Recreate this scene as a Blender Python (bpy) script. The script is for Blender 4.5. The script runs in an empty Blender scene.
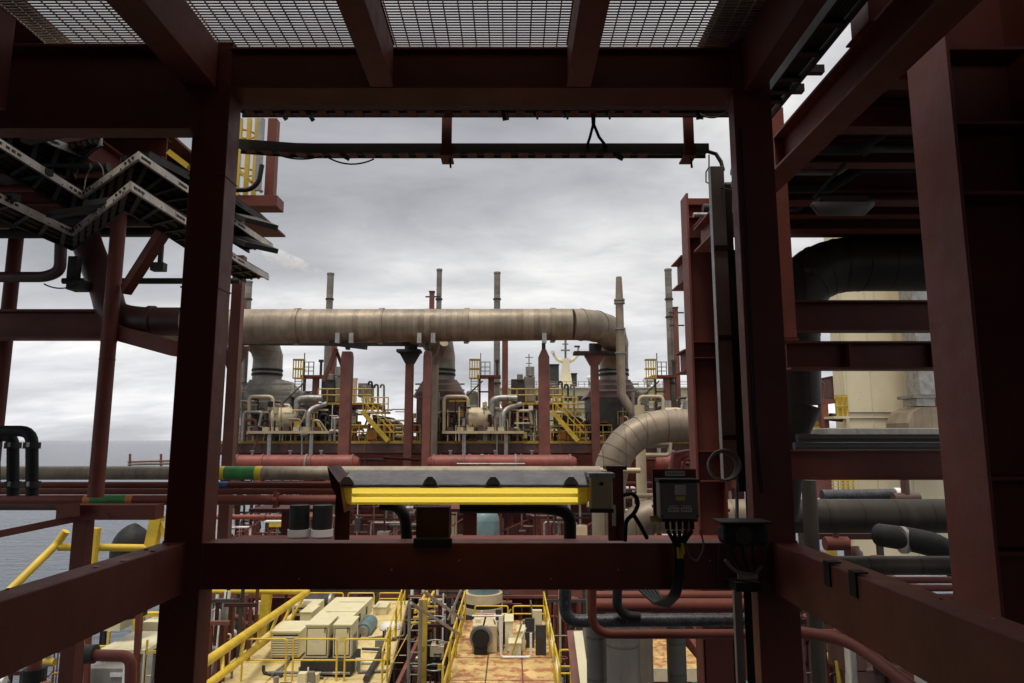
import bpy, math, random
from mathutils import Vector, Matrix
# ---------------------------------------------------------------- camera
scene = bpy.context.scene
COL = scene.collection
F = 683.0; PITCH = math.radians(8.165)
cam_d = bpy.data.cameras.new('camera'); cam = bpy.data.objects.new('camera', cam_d); COL.objects.link(cam)
cam_d.sensor_width = 36.0; cam_d.lens = 36.0 * F / 1024.0
cam_d.clip_start = 0.05; cam_d.clip_end = 60000
cam.location = (0, 0, 0); cam.rotation_euler = (math.radians(90) + PITCH, 0, 0)
scene.camera = cam
# ---------------------------------------------------------------- light
SUN_EL = math.radians(74); SUN_AZ = math.radians(-155)      # azimuth measured from +Y towards +X
w = bpy.data.worlds.new('World'); scene.world = w; w.use_nodes = True
nt = w.node_tree; nt.nodes.clear(); N = nt.nodes; L = nt.links
out = N.new('ShaderNodeOutputWorld'); bg = N.new('ShaderNodeBackground'); L.new(bg.outputs[0], out.inputs[0])
sky = N.new('ShaderNodeTexSky'); sky.sky_type = 'NISHITA'; sky.sun_disc = False
sky.sun_elevation = SUN_EL; sky.sun_rotation = SUN_AZ; sky.air_density = 1.5; sky.dust_density = 3
tc = N.new('ShaderNodeTexCoord'); sep = N.new('ShaderNodeSeparateXYZ'); L.new(tc.outputs['Generated'], sep.inputs[0])
def wm(op, a, b=None, clamp=False):
    n = N.new('ShaderNodeMath'); n.operation = op; n.use_clamp = clamp
    for i, v in enumerate((a, b)):
        if v is None: continue
        if isinstance(v, (int, float)): n.inputs[i].default_value = v
        else: L.new(v, n.inputs[i])
    return n.outputs[0]
zc = wm('MAXIMUM', sep.outputs[2], 0.0)
den = wm('ADD', zc, 0.26)
cmb = N.new('ShaderNodeCombineXYZ')
L.new(wm('DIVIDE', sep.outputs[0], den), cmb.inputs[0]); L.new(wm('DIVIDE', sep.outputs[1], den), cmb.inputs[1])
def wnoise(scale, detail, rough, off, dist=0.0):
    mp = N.new('ShaderNodeMapping'); L.new(cmb.outputs[0], mp.inputs[0]); mp.inputs['Location'].default_value = off
    mp.inputs['Scale'].default_value = (0.75, 1.25, 1)
    n = N.new('ShaderNodeTexNoise'); L.new(mp.outputs[0], n.inputs[0])
    n.inputs['Scale'].default_value = scale; n.inputs['Detail'].default_value = detail
    n.inputs['Roughness'].default_value = rough; n.inputs['Distortion'].default_value = dist
    return n.outputs['Fac']
n1 = wnoise(1.05, 7, 0.5, (3.1, 1.7, 0), 0.3); n2 = wnoise(3.2, 9, 0.6, (7.3, 4.2, 0), 0.5)
mixn = wm('ADD', wm('MULTIPLY', n1, 0.78), wm('MULTIPLY', n2, 0.22))
cr = N.new('ShaderNodeValToRGB'); L.new(mixn, cr.inputs[0])
e = cr.color_ramp.elements
e[0].position = 0.38; e[0].color = (0.42, 0.432, 0.460, 1)
e[1].position = 0.64; e[1].color = (1.08, 1.07, 1.06, 1)
m_ = cr.color_ramp.elements.new(0.49); m_.color = (0.60, 0.61, 0.64, 1)
m_ = cr.color_ramp.elements.new(0.57); m_.color = (0.80, 0.80, 0.81, 1)
# overcast sky: brighter towards the zenith, a lighter band on the horizon
zen = N.new('ShaderNodeValToRGB'); L.new(zc, zen.inputs[0])
z = zen.color_ramp.elements
z[0].position = 0.0; z[0].color = (1.42, 1.40, 1.39, 1); z[1].position = 1.0; z[1].color = (2.3, 2.15, 1.95, 1)
for p_, v_ in ((0.07, 1.25), (0.20, 0.96), (0.46, 0.86), (0.62, 1.25)):
    q_ = zen.color_ramp.elements.new(p_); q_.color = (v_, v_, v_, 1)
mulc = N.new('ShaderNodeMix'); mulc.data_type = 'RGBA'; mulc.blend_type = 'MULTIPLY'; mulc.inputs[0].default_value = 1
L.new(cr.outputs[0], mulc.inputs[6]); L.new(zen.outputs[0], mulc.inputs[7])
skm = N.new('ShaderNodeMix'); skm.data_type = 'RGBA'; skm.blend_type = 'MULTIPLY'; skm.inputs[0].default_value = 1
L.new(sky.outputs[0], skm.inputs[6]); skm.inputs[7].default_value = (0.05, 0.05, 0.05, 1)
fin = N.new('ShaderNodeMix'); fin.data_type = 'RGBA'; fin.inputs[0].default_value = 0.93
L.new(skm.outputs[2], fin.inputs[6]); L.new(mulc.outputs[2], fin.inputs[7])
L.new(fin.outputs[2], bg.inputs[0]); bg.inputs[1].default_value = 1.0
sd = bpy.data.lights.new('sun', 'SUN'); sd.energy = 2.0; sd.angle = math.radians(14); sd.color = (1, 0.93, 0.82)
so = bpy.data.objects.new('sun', sd); COL.objects.link(so)
sdir = Vector((math.sin(SUN_AZ) * math.cos(SUN_EL), math.cos(SUN_AZ) * math.cos(SUN_EL), math.sin(SUN_EL)))
so.rotation_euler = sdir.to_track_quat('Z', 'Y').to_euler(); so.location = (0, 0, 60)
vs = scene.view_settings; vs.view_transform = 'Standard'; vs.look = 'None'; vs.exposure = 0.0; vs.gamma = 1; vs.use_curve_mapping = False
scene.cycles.max_bounces = 6; scene.cycles.volume_bounces = 3; scene.cycles.diffuse_bounces = 3; scene.cycles.glossy_bounces = 3
# ---------------------------------------------------------------- pixel rays
PX = [0.0]                                                   # shift used when the same module is built again further along
def ray(px, py):
    a = (px + PX[0] - 512.0) / F; b = (341.5 - py) / F
    return Vector((a, math.cos(PITCH) - b * math.sin(PITCH), math.sin(PITCH) + b * math.cos(PITCH)))
def P(px, py, Y): d = ray(px, py); return d * (Y / d.y)
def G(px, py, z): d = ray(px, py); return d * (z / d.z)
def U(n, Y): return n / F * Y                                # n pixels wide at distance Y, in metres
# ---------------------------------------------------------------- materials
MATS = {}
def paint(name, col, rough=0.5, var=0.25, rust=0.0, rcol=(0.10, 0.035, 0.015), scale=1.0, metal=0.0, streak=0.0, bump=0.15, spec=0.5, scol=(0.05, 0.035, 0.025)):
    m = bpy.data.materials.new(name); m.use_nodes = True; t = m.node_tree; n = t.nodes; l = t.links
    b = n['Principled BSDF']; b.inputs['Roughness'].default_value = rough; b.inputs['Metallic'].default_value = metal
    b.inputs['Specular IOR Level'].default_value = spec
    g = n.new('ShaderNodeNewGeometry')
    def noise(sc, det, r_, stretch=(1, 1, 1), off=0):
        mp = n.new('ShaderNodeMapping'); l.new(g.outputs['Position'], mp.inputs[0]); mp.inputs['Scale'].default_value = stretch
        mp.inputs['Location'].default_value = (off, off * 1.3, off * .7)
        x = n.new('ShaderNodeTexNoise'); l.new(mp.outputs[0], x.inputs[0]); x.inputs['Scale'].default_value = sc
        x.inputs['Detail'].default_value = det; x.inputs['Roughness'].default_value = r_; return x.outputs['Fac']
    def ramp(src, p0, p1, c0, c1):
        r = n.new('ShaderNodeValToRGB'); l.new(src, r.inputs[0]); a = r.color_ramp.elements
        a[0].position = p0; a[0].color = (*c0, 1); a[1].position = p1; a[1].color = (*c1, 1); return r.outputs[0]
    lo = tuple(c * (1 - var) for c in col); hi = tuple(min(1, c * (1 + var)) for c in col)
    c = ramp(noise(1.6 * scale, 6, 0.62), 0.34, 0.68, lo, hi)
    def mix(fac, a, bcol):
        x = n.new('ShaderNodeMix'); x.data_type = 'RGBA'; l.new(fac, x.inputs[0]); l.new(a, x.inputs[6]); x.inputs[7].default_value = (*bcol, 1); return x.outputs[2]
    if streak > 0:
        s = ramp(noise(3.2 * scale, 5, 0.6, (1, 1, 0.12), 3), 0.62 - streak * 0.25, 0.78, (0, 0, 0), (0.75, 0.75, 0.75)); c = mix(s, c, scol)
    if rust > 0:
        s = ramp(noise(2.7 * scale, 8, 0.68, (1, 1, 1), 9), 0.68 - rust * 0.22, 0.74 - rust * 0.22, (0, 0, 0), (0.9, 0.9, 0.9)); c = mix(s, c, rcol)
    l.new(c, b.inputs['Base Color'])
    rr = n.new('ShaderNodeMapRange'); l.new(noise(5 * scale, 4, 0.6, off=5), rr.inputs[0]); rr.inputs[3].default_value = max(0.05, rough - 0.15); rr.inputs[4].default_value = min(1, rough + 0.2)
    l.new(rr.outputs[0], b.inputs['Roughness'])
    if bump > 0:
        bp = n.new('ShaderNodeBump'); bp.inputs['Strength'].default_value = bump; bp.inputs['Distance'].default_value = 0.01
        l.new(noise(14 * scale, 5, 0.65, off=2), bp.inputs['Height']); l.new(bp.outputs[0], b.inputs['Normal'])
    MATS[name] = m; return m
def cladding(name, col, pitch, axis, dark=(0.12, 0.09, 0.07)):
    """insulation cladding: galvanised sheet with seams, each sheet a slightly different tone, stained"""
    m = paint(name, col, 0.45, 0.22, 0.1, (0.16, 0.11, 0.07), 0.5, 0.25, 0.45, 0.1, scol=dark)
    t = m.node_tree; n = t.nodes; l = t.links; b = n['Principled BSDF']
    g = n.new('ShaderNodeNewGeometry'); s = n.new('ShaderNodeSeparateXYZ'); l.new(g.outputs['Position'], s.inputs[0])
    d = n.new('ShaderNodeMath'); d.operation = 'DIVIDE'; l.new(s.outputs[axis], d.inputs[0]); d.inputs[1].default_value = pitch
    fl = n.new('ShaderNodeMath'); fl.operation = 'FLOOR'; l.new(d.outputs[0], fl.inputs[0])
    wn = n.new('ShaderNodeTexWhiteNoise'); wn.noise_dimensions = '1D'; l.new(fl.outputs[0], wn.inputs['W'])
    fr = n.new('ShaderNodeMath'); fr.operation = 'FRACT'; l.new(d.outputs[0], fr.inputs[0])
    r = n.new('ShaderNodeValToRGB'); l.new(fr.outputs[0], r.inputs[0]); a = r.color_ramp.elements
    a[0].position = 0.0; a[0].color = (0.45, 0.43, 0.4, 1); a[1].position = 0.07; a[1].color = (1, 1, 1, 1)
    mr = n.new('ShaderNodeMapRange'); l.new(wn.outputs['Value'], mr.inputs[0]); mr.inputs[3].default_value = 0.78; mr.inputs[4].default_value = 1.15
    x = n.new('ShaderNodeMix'); x.data_type = 'RGBA'; x.blend_type = 'MULTIPLY'; x.inputs[0].default_value = 1
    src = b.inputs['Base Color'].links[0].from_socket; l.new(src, x.inputs[6]); l.new(r.outputs[0], x.inputs[7])
    y = n.new('ShaderNodeVectorMath'); y.operation = 'SCALE'; l.new(x.outputs[2], y.inputs[0]); l.new(mr.outputs[0], y.inputs['Scale'])
    l.new(y.outputs[0], b.inputs['Base Color']); return m
def soft(m):
    m.node_tree.nodes['Principled BSDF'].inputs['Specular IOR Level'].default_value = 0.2; return m
def glow(name, col, s):
    m = bpy.data.materials.new(name); m.use_nodes = True; b = m.node_tree.nodes['Principled BSDF']
    b.inputs['Base Color'].default_value = (*col, 1); b.inputs['Emission Color'].default_value = (*col, 1); b.inputs['Emission Strength'].default_value = s
    MATS[name] = m; return m
RED = paint('red_oxide_paint', (0.13, 0.034, 0.023), 0.5, 0.16, 0.12, (0.09, 0.028, 0.018), 1.0, bump=0.12, spec=0.25)
REDN = paint('red_oxide_paint_worn', (0.175, 0.046, 0.030), 0.5, 0.14, 0.10, (0.08, 0.022, 0.014), 1.6, streak=0.1, bump=0.2, spec=0.3, scol=(0.10, 0.04, 0.03))
REDF = paint('red_oxide_paint_faded', (0.17, 0.055, 0.038), 0.55, 0.25, 0.15, (0.13, 0.045, 0.03), 0.6, streak=0.2, scol=(0.12, 0.06, 0.05))
REDV = paint('vessel_red_paint', (0.20, 0.038, 0.024), 0.5, 0.25, 0.16, (0.24, 0.10, 0.07), 0.8, streak=0.2, scol=(0.28, 0.09, 0.07))
PINK = paint('primer_pink_paint', (0.5, 0.2, 0.17), 0.5, 0.2, 0.15, scale=0.8)
YEL = paint('safety_yellow_paint', (0.62, 0.42, 0.03), 0.45, 0.18, 0.22, (0.16, 0.05, 0.015), 1.5)
YELD = paint('weathered_yellow_paint', (0.42, 0.28, 0.04), 0.5, 0.3, 0.3, (0.12, 0.05, 0.02), 0.8)
YELP = paint('pale_yellow_deck', (0.62, 0.49, 0.22), 0.6, 0.12, 0.25, (0.40, 0.22, 0.08), 1.2, streak=0.1)
YELF = paint('yellow_deck_coating', (0.55, 0.37, 0.14), 0.6, 0.3, 0.85, (0.34, 0.12, 0.045), 0.9, streak=0.1)
BEI = paint('beige_paint', (0.56, 0.46, 0.29), 0.5, 0.14, 0.06, (0.3, 0.2, 0.1), 0.9, streak=0.15, scol=(0.32, 0.24, 0.14))
CREAM = paint('cream_paint', (0.78, 0.68, 0.46), 0.55, 0.05, 0.02, (0.4, 0.3, 0.18), 0.5, streak=0.1, scol=(0.48, 0.38, 0.22))
CREAML = paint('cream_cabinet_paint', (0.66, 0.60, 0.38), 0.45, 0.06, 0.06, (0.4, 0.28, 0.12), 0.9, streak=0.12, scol=(0.45, 0.36, 0.2))
GAL = paint('galvanised_steel', (0.34, 0.33, 0.31), 0.42, 0.25, 0.08, (0.2, 0.12, 0.07), 2.0, 0.5, 0.2)
DRED = paint('darkened_red', (0.045, 0.016, 0.013), 0.6, 0.2, 0.1, scale=3, spec=0.2)  # red darkened in its colour to offset lamp light on the stub post
RACK = paint('rack_pipe_beige', (0.30, 0.25, 0.18), 0.5, 0.22, 0.15, (0.12, 0.08, 0.05), 2.0, streak=0.2)
GRYL = paint('pale_tray_channel', (0.62, 0.56, 0.48), 0.5, 0.25, 0.15, (0.16, 0.09, 0.05), 2.5, 0.2, 0.2)
GRY = paint('grey_paint', (0.20, 0.185, 0.16), 0.5, 0.25, 0.1, (0.14, 0.08, 0.05), 1.0, streak=0.3)
GRYD = paint('dark_grey_paint', (0.045, 0.042, 0.038), 0.6, 0.3, 0.05, (0.08, 0.04, 0.03), 1.5, spec=0.25)
BLK = paint('black_rubber', (0.014, 0.0135, 0.013), 0.6, 0.3, 0.0, scale=2, spec=0.3)
CAB = paint('black_cable_sheath', (0.018, 0.017, 0.016), 0.5, 0.3, 0.0, scale=4, bump=0, spec=0.25)
CABG = paint('grey_cable_sheath', (0.16, 0.16, 0.155), 0.5, 0.2, 0.0, scale=4, bump=0)
WHT = paint('white_paint', (0.72, 0.70, 0.66), 0.5, 0.08, 0.08, (0.4, 0.25, 0.15), 1.2)
HOUS = paint('lamp_housing_grey', (0.50, 0.49, 0.48), 0.5, 0.2, 0.12, (0.16, 0.12, 0.08), 6)
LBL = paint('label_white_plastic', (0.62, 0.60, 0.60), 0.4, 0.08, 0, scale=8, bump=0)
LBLY = paint('label_yellow_plastic', (0.66, 0.52, 0.14), 0.4, 0.08, 0, scale=8, bump=0)
GRN = paint('pipe_band_green', (0.05, 0.25, 0.06), 0.5, 0.25, 0.12, (0.1, 0.12, 0.05), 4)
YBD = paint('pipe_band_yellow', (0.72, 0.55, 0.03), 0.5, 0.15, 0.1, scale=4)
ORG = paint('pipe_band_orange', (0.6, 0.2, 0.06), 0.5, 0.15, 0.1, scale=4)
BLU = paint('pipe_band_blue', (0.05, 0.16, 0.42), 0.5, 0.2, 0.1, scale=4)
TEAL = paint('faded_teal_paint', (0.13, 0.2, 0.21), 0.5, 0.25, 0.1, scale=1)
DECKD = paint('worn_main_deck', (0.10, 0.10, 0.085), 0.7, 0.3, 0.3, (0.14, 0.07, 0.04), 0.3)
DECKG = paint('green_deck_coating', (0.05, 0.20, 0.13), 0.6, 0.2, 0.15, (0.2, 0.1, 0.05), 0.4)
DUCT = cladding('duct_cladding', (0.27, 0.215, 0.15), 0.36, 0)
DUCTV = cladding('stack_cladding', (0.25, 0.225, 0.19), 0.6, 2)
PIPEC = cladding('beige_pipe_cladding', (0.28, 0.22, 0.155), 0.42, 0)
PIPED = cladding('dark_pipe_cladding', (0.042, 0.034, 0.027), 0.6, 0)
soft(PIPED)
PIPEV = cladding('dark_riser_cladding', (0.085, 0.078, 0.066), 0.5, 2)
DUCTP = paint('duct_plain_cladding', (0.26, 0.21, 0.155), 0.45, 0.25, 0.12, (0.16, 0.11, 0.07), 0.5, 0.25, 0.4, 0.1, scol=(0.12, 0.09, 0.07))
BRN = paint('brown_duct_paint', (0.10, 0.045, 0.038), 0.45, 0.25, 0.15, scale=1.5)
SHIN = paint('jacketed_black_pipe', (0.05, 0.05, 0.055), 0.25, 0.4, 0.12, (0.3, 0.28, 0.26), 7, 0.3, 0, 0.4)
# ---------------------------------------------------------------- mesh builder
W = {}
class MB:
    def __init__(s): s.v = []; s.f = []; s.sm = []
    def add(s, vs_, fs_, smooth=False):
        o = len(s.v); s.v += [Vector(v) for v in vs_]; s.f += [tuple(i + o for i in f) for f in fs_]; s.sm += [smooth] * len(fs_); return s
    def box(s, x0, x1, y0, y1, z0, z1):
        x0, x1 = sorted((x0, x1)); y0, y1 = sorted((y0, y1)); z0, z1 = sorted((z0, z1))
        return s.add([(x0,y0,z0),(x1,y0,z0),(x1,y1,z0),(x0,y1,z0),(x0,y0,z1),(x1,y0,z1),(x1,y1,z1),(x0,y1,z1)],
                     [(3,2,1,0),(4,5,6,7),(0,1,5,4),(1,2,6,5),(2,3,7,6),(3,0,4,7)])
    def pbox(s, xa, ya, xb, yb, Y, d):                        # front face spans these pixels at distance Y, d metres deep
        ym = (ya + yb) / 2; a = P(xa, ym, Y); b = P(xb, ym, Y)
        return s.box(a.x, b.x, Y, Y + d, P(xa, yb, Y).z, P(xa, ya, Y).z)
    def frame(s, p0, p1, up):
        p0 = Vector(p0); p1 = Vector(p1); d = (p1 - p0).normalized(); up = Vector(up)
        if abs(d.dot(up.normalized())) > 0.98: up = Vector((0, 1, 0)) if abs(d.y) < 0.9 else Vector((1, 0, 0))
        r = d.cross(up).normalized(); u = r.cross(d).normalized(); return p0, p1, r, u
    def prism(s, p0, p1, prof, up=(0, 0, 1)):
        p0, p1, r, u = s.frame(p0, p1, up); n = len(prof)
        vs_ = [p0 + r * a + u * b for a, b in prof] + [p1 + r * a + u * b for a, b in prof]
        return s.add(vs_, [tuple(range(n))[::-1], tuple(range(n, 2 * n))] + [(i, (i + 1) % n, n + (i + 1) % n, n + i) for i in range(n)])
    def bar(s, p0, p1, w_, h_, up=(0, 0, 1)):
        return s.prism(p0, p1, [(-w_/2,-h_/2),(w_/2,-h_/2),(w_/2,h_/2),(-w_/2,h_/2)], up)
    def ibeam(s, p0, p1, w_, h_, t=0.02, up=(0, 0, 1)):
        a, b, c = w_ / 2, h_ / 2, t / 2
        return s.prism(p0, p1, [(-a,-b),(a,-b),(a,-b+t),(c,-b+t),(c,b-t),(a,b-t),(a,b),(-a,b),(-a,b-t),(-c,b-t),(-c,-b+t),(-a,-b+t)], up)
    def tube(s, pts, r, seg=12, bend=0, caps=True, steps=5):
        pts = [Vector(p) for p in pts]
        if bend > 0 and len(pts) > 2:
            q = [pts[0]]
            for i in range(1, len(pts) - 1):
                a, b, c = pts[i-1], pts[i], pts[i+1]; k = min(bend, (a-b).length * .49, (c-b).length * .49)
                A = b + (a-b).normalized() * k; C = b + (c-b).normalized() * k
                for j in range(steps + 1):
                    t = j / steps; q.append(A * (1-t)**2 + b * 2*t*(1-t) + C * t*t)
            q.append(pts[-1]); pts = q
        rs = r if isinstance(r, (list, tuple)) else [r] * len(pts)
        rings = []; d0 = (pts[1] - pts[0]).normalized(); up = Vector((0, 0, 1)) if abs(d0.z) < 0.9 else Vector((0, 1, 0))
        u = (up - d0 * up.dot(d0)).normalized()
        for i, p in enumerate(pts):
            if i == 0: d = d0
            elif i == len(pts) - 1: d = (pts[i] - pts[i-1]).normalized()
            else:
                d = (pts[i+1] - pts[i]).normalized() + (pts[i] - pts[i-1]).normalized()
                d = d.normalized() if d.length > 1e-6 else d0
            u = u - d * u.dot(d); u = u.normalized() if u.length > 1e-6 else d.orthogonal().normalized()
            v = d.cross(u); rings.append([p + (u * math.cos(2*math.pi*k/seg) + v * math.sin(2*math.pi*k/seg)) * rs[i] for k in range(seg)])
        vs_ = [x for rg in rings for x in rg]; fs_ = []
        for i in range(len(rings) - 1):
            for k in range(seg): fs_.append((i*seg+k, i*seg+(k+1)%seg, (i+1)*seg+(k+1)%seg, (i+1)*seg+k))
        s.add(vs_, fs_, True)
        if caps: s.add(rings[0], [tuple(range(seg))[::-1]]); s.add(rings[-1], [tuple(range(seg))])
        return s
    def cyl(s, p0, p1, r, seg=16, r2=None): return s.tube([p0, p1], [r, r if r2 is None else r2], seg)
    def dome(s, c, r, axis, seg=16, k=0.5, rings=5):           # elliptical end cap
        c = Vector(c); ax = Vector(axis).normalized(); pts = [c + ax * r * k * math.sin(math.pi/2*i/rings) for i in range(rings + 1)]
        return s.tube(pts, [max(0.002, r * math.cos(math.pi/2*i/rings)) for i in range(rings + 1)], seg, caps=False)
    def torus(s, c, R_, r, axis=(0, 1, 0), seg=24, ts=6, a0=0, a1=2*math.pi):
        ax = Vector(axis).normalized(); u = ax.orthogonal().normalized(); v = ax.cross(u); c = Vector(c)
        full = abs(a1 - a0 - 2*math.pi) < 1e-6; n = seg + 1
        return s.tube([c + (u * math.cos(a0 + (a1-a0)*i/seg) + v * math.sin(a0 + (a1-a0)*i/seg)) * R_ for i in range(n)], r, ts, caps=not full)
    def build(s, name, mat, parent=None, bevel=0.0):
        me = bpy.data.meshes.new(name); lo = Vector((min(v[i] for v in s.v) for i in range(3))); hi = Vector((max(v[i] for v in s.v) for i in range(3)))
        c = (lo + hi) / 2
        if parent is None: c.z = lo.z
        me.from_pydata([v - c for v in s.v], [], s.f); me.polygons.foreach_set('use_smooth', s.sm); me.update()
        me.materials.append(mat); o = bpy.data.objects.new(name, me); COL.objects.link(o); W[o.name] = c
        if parent is not None: o.parent = parent; o.location = c - W[parent.name]
        else: o.location = c
        if bevel: b = o.modifiers.new('bevel', 'BEVEL'); b.width = bevel; b.segments = 2; b.limit_method = 'ANGLE'
        return o
def M(): return MB()
def thing(name, label, cat, loc, group=None):
    o = bpy.data.objects.new(name, None); COL.objects.link(o); o.location = loc; W[o.name] = Vector(loc); o.empty_display_size = 0.2
    o['label'] = label; o['category'] = cat
    if group: o['group'] = group
    return o
def tag(o, label, cat, group=None):
    o['label'] = label; o['category'] = cat
    if group: o['group'] = group
    return o
def struct(o, kind='structure'): o['kind'] = kind; return o
def cable(mb, a, b, sag, r=0.008, n=10, side=(0, 0, 0)):
    a = Vector(a); b = Vector(b); s_ = Vector(side)
    mb.tube([a.lerp(b, i/n) - Vector((0, 0, sag * 4 * (i/n) * (1-i/n))) + s_ * (4*(i/n)*(1-i/n)) for i in range(n+1)], r, 6); return mb
def railing_into(parent, a, b, h=1.1, n=3, r=0.024, mat=None, seg=6, sub=True):
    """handrail from a to b standing on the deck: rails in one mesh, each post its own"""
    mat = mat or YEL; a = Vector(a); b = Vector(b); up = Vector((0, 0, 1))
    rl = M()
    for k in (1.0, 0.55): rl.cyl(a + up*h*k, b + up*h*k, r, seg)
    R = rl.build('rail', mat, parent)
    for i in range(n):
        p = a.lerp(b, i / (n-1)); M().cyl(p, p + up * h, r, seg).build('post', mat, R if sub else parent)
    return R

def bead(mb, pts, r=0.006): mb.tube(pts, r, 6); return mb
# ================================================================ SETTING: sea
sm = M(); NS = 60
ring = [0, 30, 60, 100, 150, 220, 320, 480, 700, 1000, 1500, 2300, 3500, 5500, 9000, 15000, 25000]
SEA_Z = -30.0
vsx = [(0, 0, SEA_Z)]; fsx = []
for r_ in ring[1:]:
    for k in range(NS): vsx.append((r_*math.cos(2*math.pi*k/NS), r_*math.sin(2*math.pi*k/NS), SEA_Z))
for k in range(NS): fsx.append((0, 1+k, 1+(k+1)%NS))
for i in range(len(ring)-2):
    for k in range(NS): fsx.append((1+i*NS+k, 1+(i+1)*NS+k, 1+(i+1)*NS+(k+1)%NS, 1+i*NS+(k+1)%NS))
sm.add(vsx, fsx)
sea = bpy.data.materials.new('sea_water'); sea.use_nodes = True; t_ = sea.node_tree; b_ = t_.nodes['Principled BSDF']
b_.inputs['Base Color'].default_value = (0.07, 0.088, 0.118, 1); b_.inputs['Roughness'].default_value = 0.14; b_.inputs['IOR'].default_value = 1.33; b_.inputs['Specular IOR Level'].default_value = 0.3
gp = t_.nodes.new('ShaderNodeNewGeometry')
def seanoise(sc, det, st):
    mp = t_.nodes.new('ShaderNodeMapping'); t_.links.new(gp.outputs['Position'], mp.inputs[0]); mp.inputs['Scale'].default_value = st
    x = t_.nodes.new('ShaderNodeTexNoise'); t_.links.new(mp.outputs[0], x.inputs[0]); x.inputs['Scale'].default_value = sc; x.inputs['Detail'].default_value = det
    x.inputs['Roughness'].default_value = 0.6; return x.outputs['Fac']
ad = t_.nodes.new('ShaderNodeMath'); ad.operation = 'ADD'
t_.links.new(seanoise(0.35, 6, (0.6, 1.4, 1)), ad.inputs[0]); t_.links.new(seanoise(0.05, 4, (0.5, 1.5, 1)), ad.inputs[1])
bp_ = t_.nodes.new('ShaderNodeBump'); bp_.inputs['Strength'].default_value = 1.0; bp_.inputs['Distance'].default_value = 2.4
t_.links.new(ad.outputs[0], bp_.inputs['Height']); t_.links.new(bp_.outputs[0], b_.inputs['Normal'])
struct(sm.build('sea', sea))
# ---- the ship's main deck far below
dk = M(); dk.box(-24, 36, 9, 210, -29.5, -14.2); struct(dk.build('hull', REDF))
dk = M(); dk.box(-23.8, 35.8, 9.2, 209, -14.19, -14.0); struct(dk.build('main_deck', DECKD))

# ================================================================ NEAR STEEL FRAME (about 4 m away, camera stands inside it)
ZB = P(512, 543, 4).z; ZBb = P(512, 590, 4).z; ZT = P(512, 51, 4).z; ZTb = P(512, 91, 4).z
fr = thing('bay_steelwork', 'dark red box section steel frame bounding the open bay in the foreground', 'steel frame', (0, 4, -1.7))
xl0, xl1 = P(162, 560, 4).x, P(201, 560, 4).x
xr0, xr1 = P(752, 480, 4).x, P(793, 480, 4).x
M().box(xl0, xl1, 4.0, 4.18, -5.5, ZT+.07).build('column', REDN, fr, 0.006)
M().box(xr0, xr1, 4.0, 4.11, -5.5, ZT+.07).build('column', REDN, fr, 0.006)
M().box(xl1, xr0, 4.003, 4.17, ZBb, ZB).build('lower_beam', REDN, fr, 0.006)
ub = M(); ub.box(xl1, xr0, 4.003, 4.02, ZTb+.014, ZT-.014); ub.box(xl1, xr0, 3.96, 4.2, ZTb, ZTb+.014); ub.box(xl1, xr0, 3.96, 4.15, ZT-.014, ZT)
ub.build('upper_beam', RED, fr, 0.002)
M().box(xl0, P(187, 541, 4).x, -3, 3.998, ZBb - .02, ZB + .004).build('side_beam', REDN, fr, 0.006)
M().box(P(772, 541, 4).x, xr1, -3, 3.998, ZBb - .02, ZB + .004).build('side_beam', REDN, fr, 0.006)
# deep girder to the left of the left column
zg0 = P(100, 128, 3.9).z; zg1 = P(100, 47, 3.9).z
g = M(); g.box(-3.3, xl0+.05, 3.95, 3.97, zg0, zg1-.02); g.box(-3.3, xl0+.05, 3.86, 3.996, zg0-.02, zg0); g.box(-3.3, xl0+.05, 3.86, 3.996, zg1-.02, zg1)
g.build('deep_girder', RED, fr, 0.003)
for (a, b) in ((189, 219), (372, 395), (566, 590)):
    xa, xb = P(a, 86, 4).x, P(b, 86, 4).x
    j = M()
    if a == 189: j.box(xa, xb, -3, 3.955, ZTb+.002, ZT+.02)
    else:
        j.box(xa, xb, -3, 3.955, ZTb+.002, ZTb+.014); j.box(xa, xb, -3, 3.955, ZT+.008, ZT+.02); xm = xb-.012 if a == 372 else xa+.012
        j.box(xm-.006, xm+.006, -3, 3.955, ZTb+.014, ZT+.008)
    j.build('joist', REDN, fr, 0.003)
j = M(); j.box(P(742, 86, 4).x, P(760, 86, 4).x, -3, 3.998, ZTb-.02, ZT+.04); j.build('joist', RED, fr, 0.004)
j = M(); j.box(-3.5, -2.95, -3, 3.75, 1.9, ZT+.05); j.build('joist', RED, fr, 0.004)
# gratings resting on joists
gr = M(); zgr = ZT + .05; y = 2.25
while y < 4.12:
    gr.box(-2.95, 1.62, y, y+.005, zgr, zgr+.009); y += 0.026
x = -2.95
while x < 1.62:
    gr.box(x, x+.008, 2.25, 4.12, zgr+.003, zgr+.009); x += 0.085
gr.build('floor_grating', GRYL, fr)
M().box(P(700,30,4).x, 1.6, 2.3, 4.1, zgr+.02, zgr+.03).build('blanking_plate', RED, fr)
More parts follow.
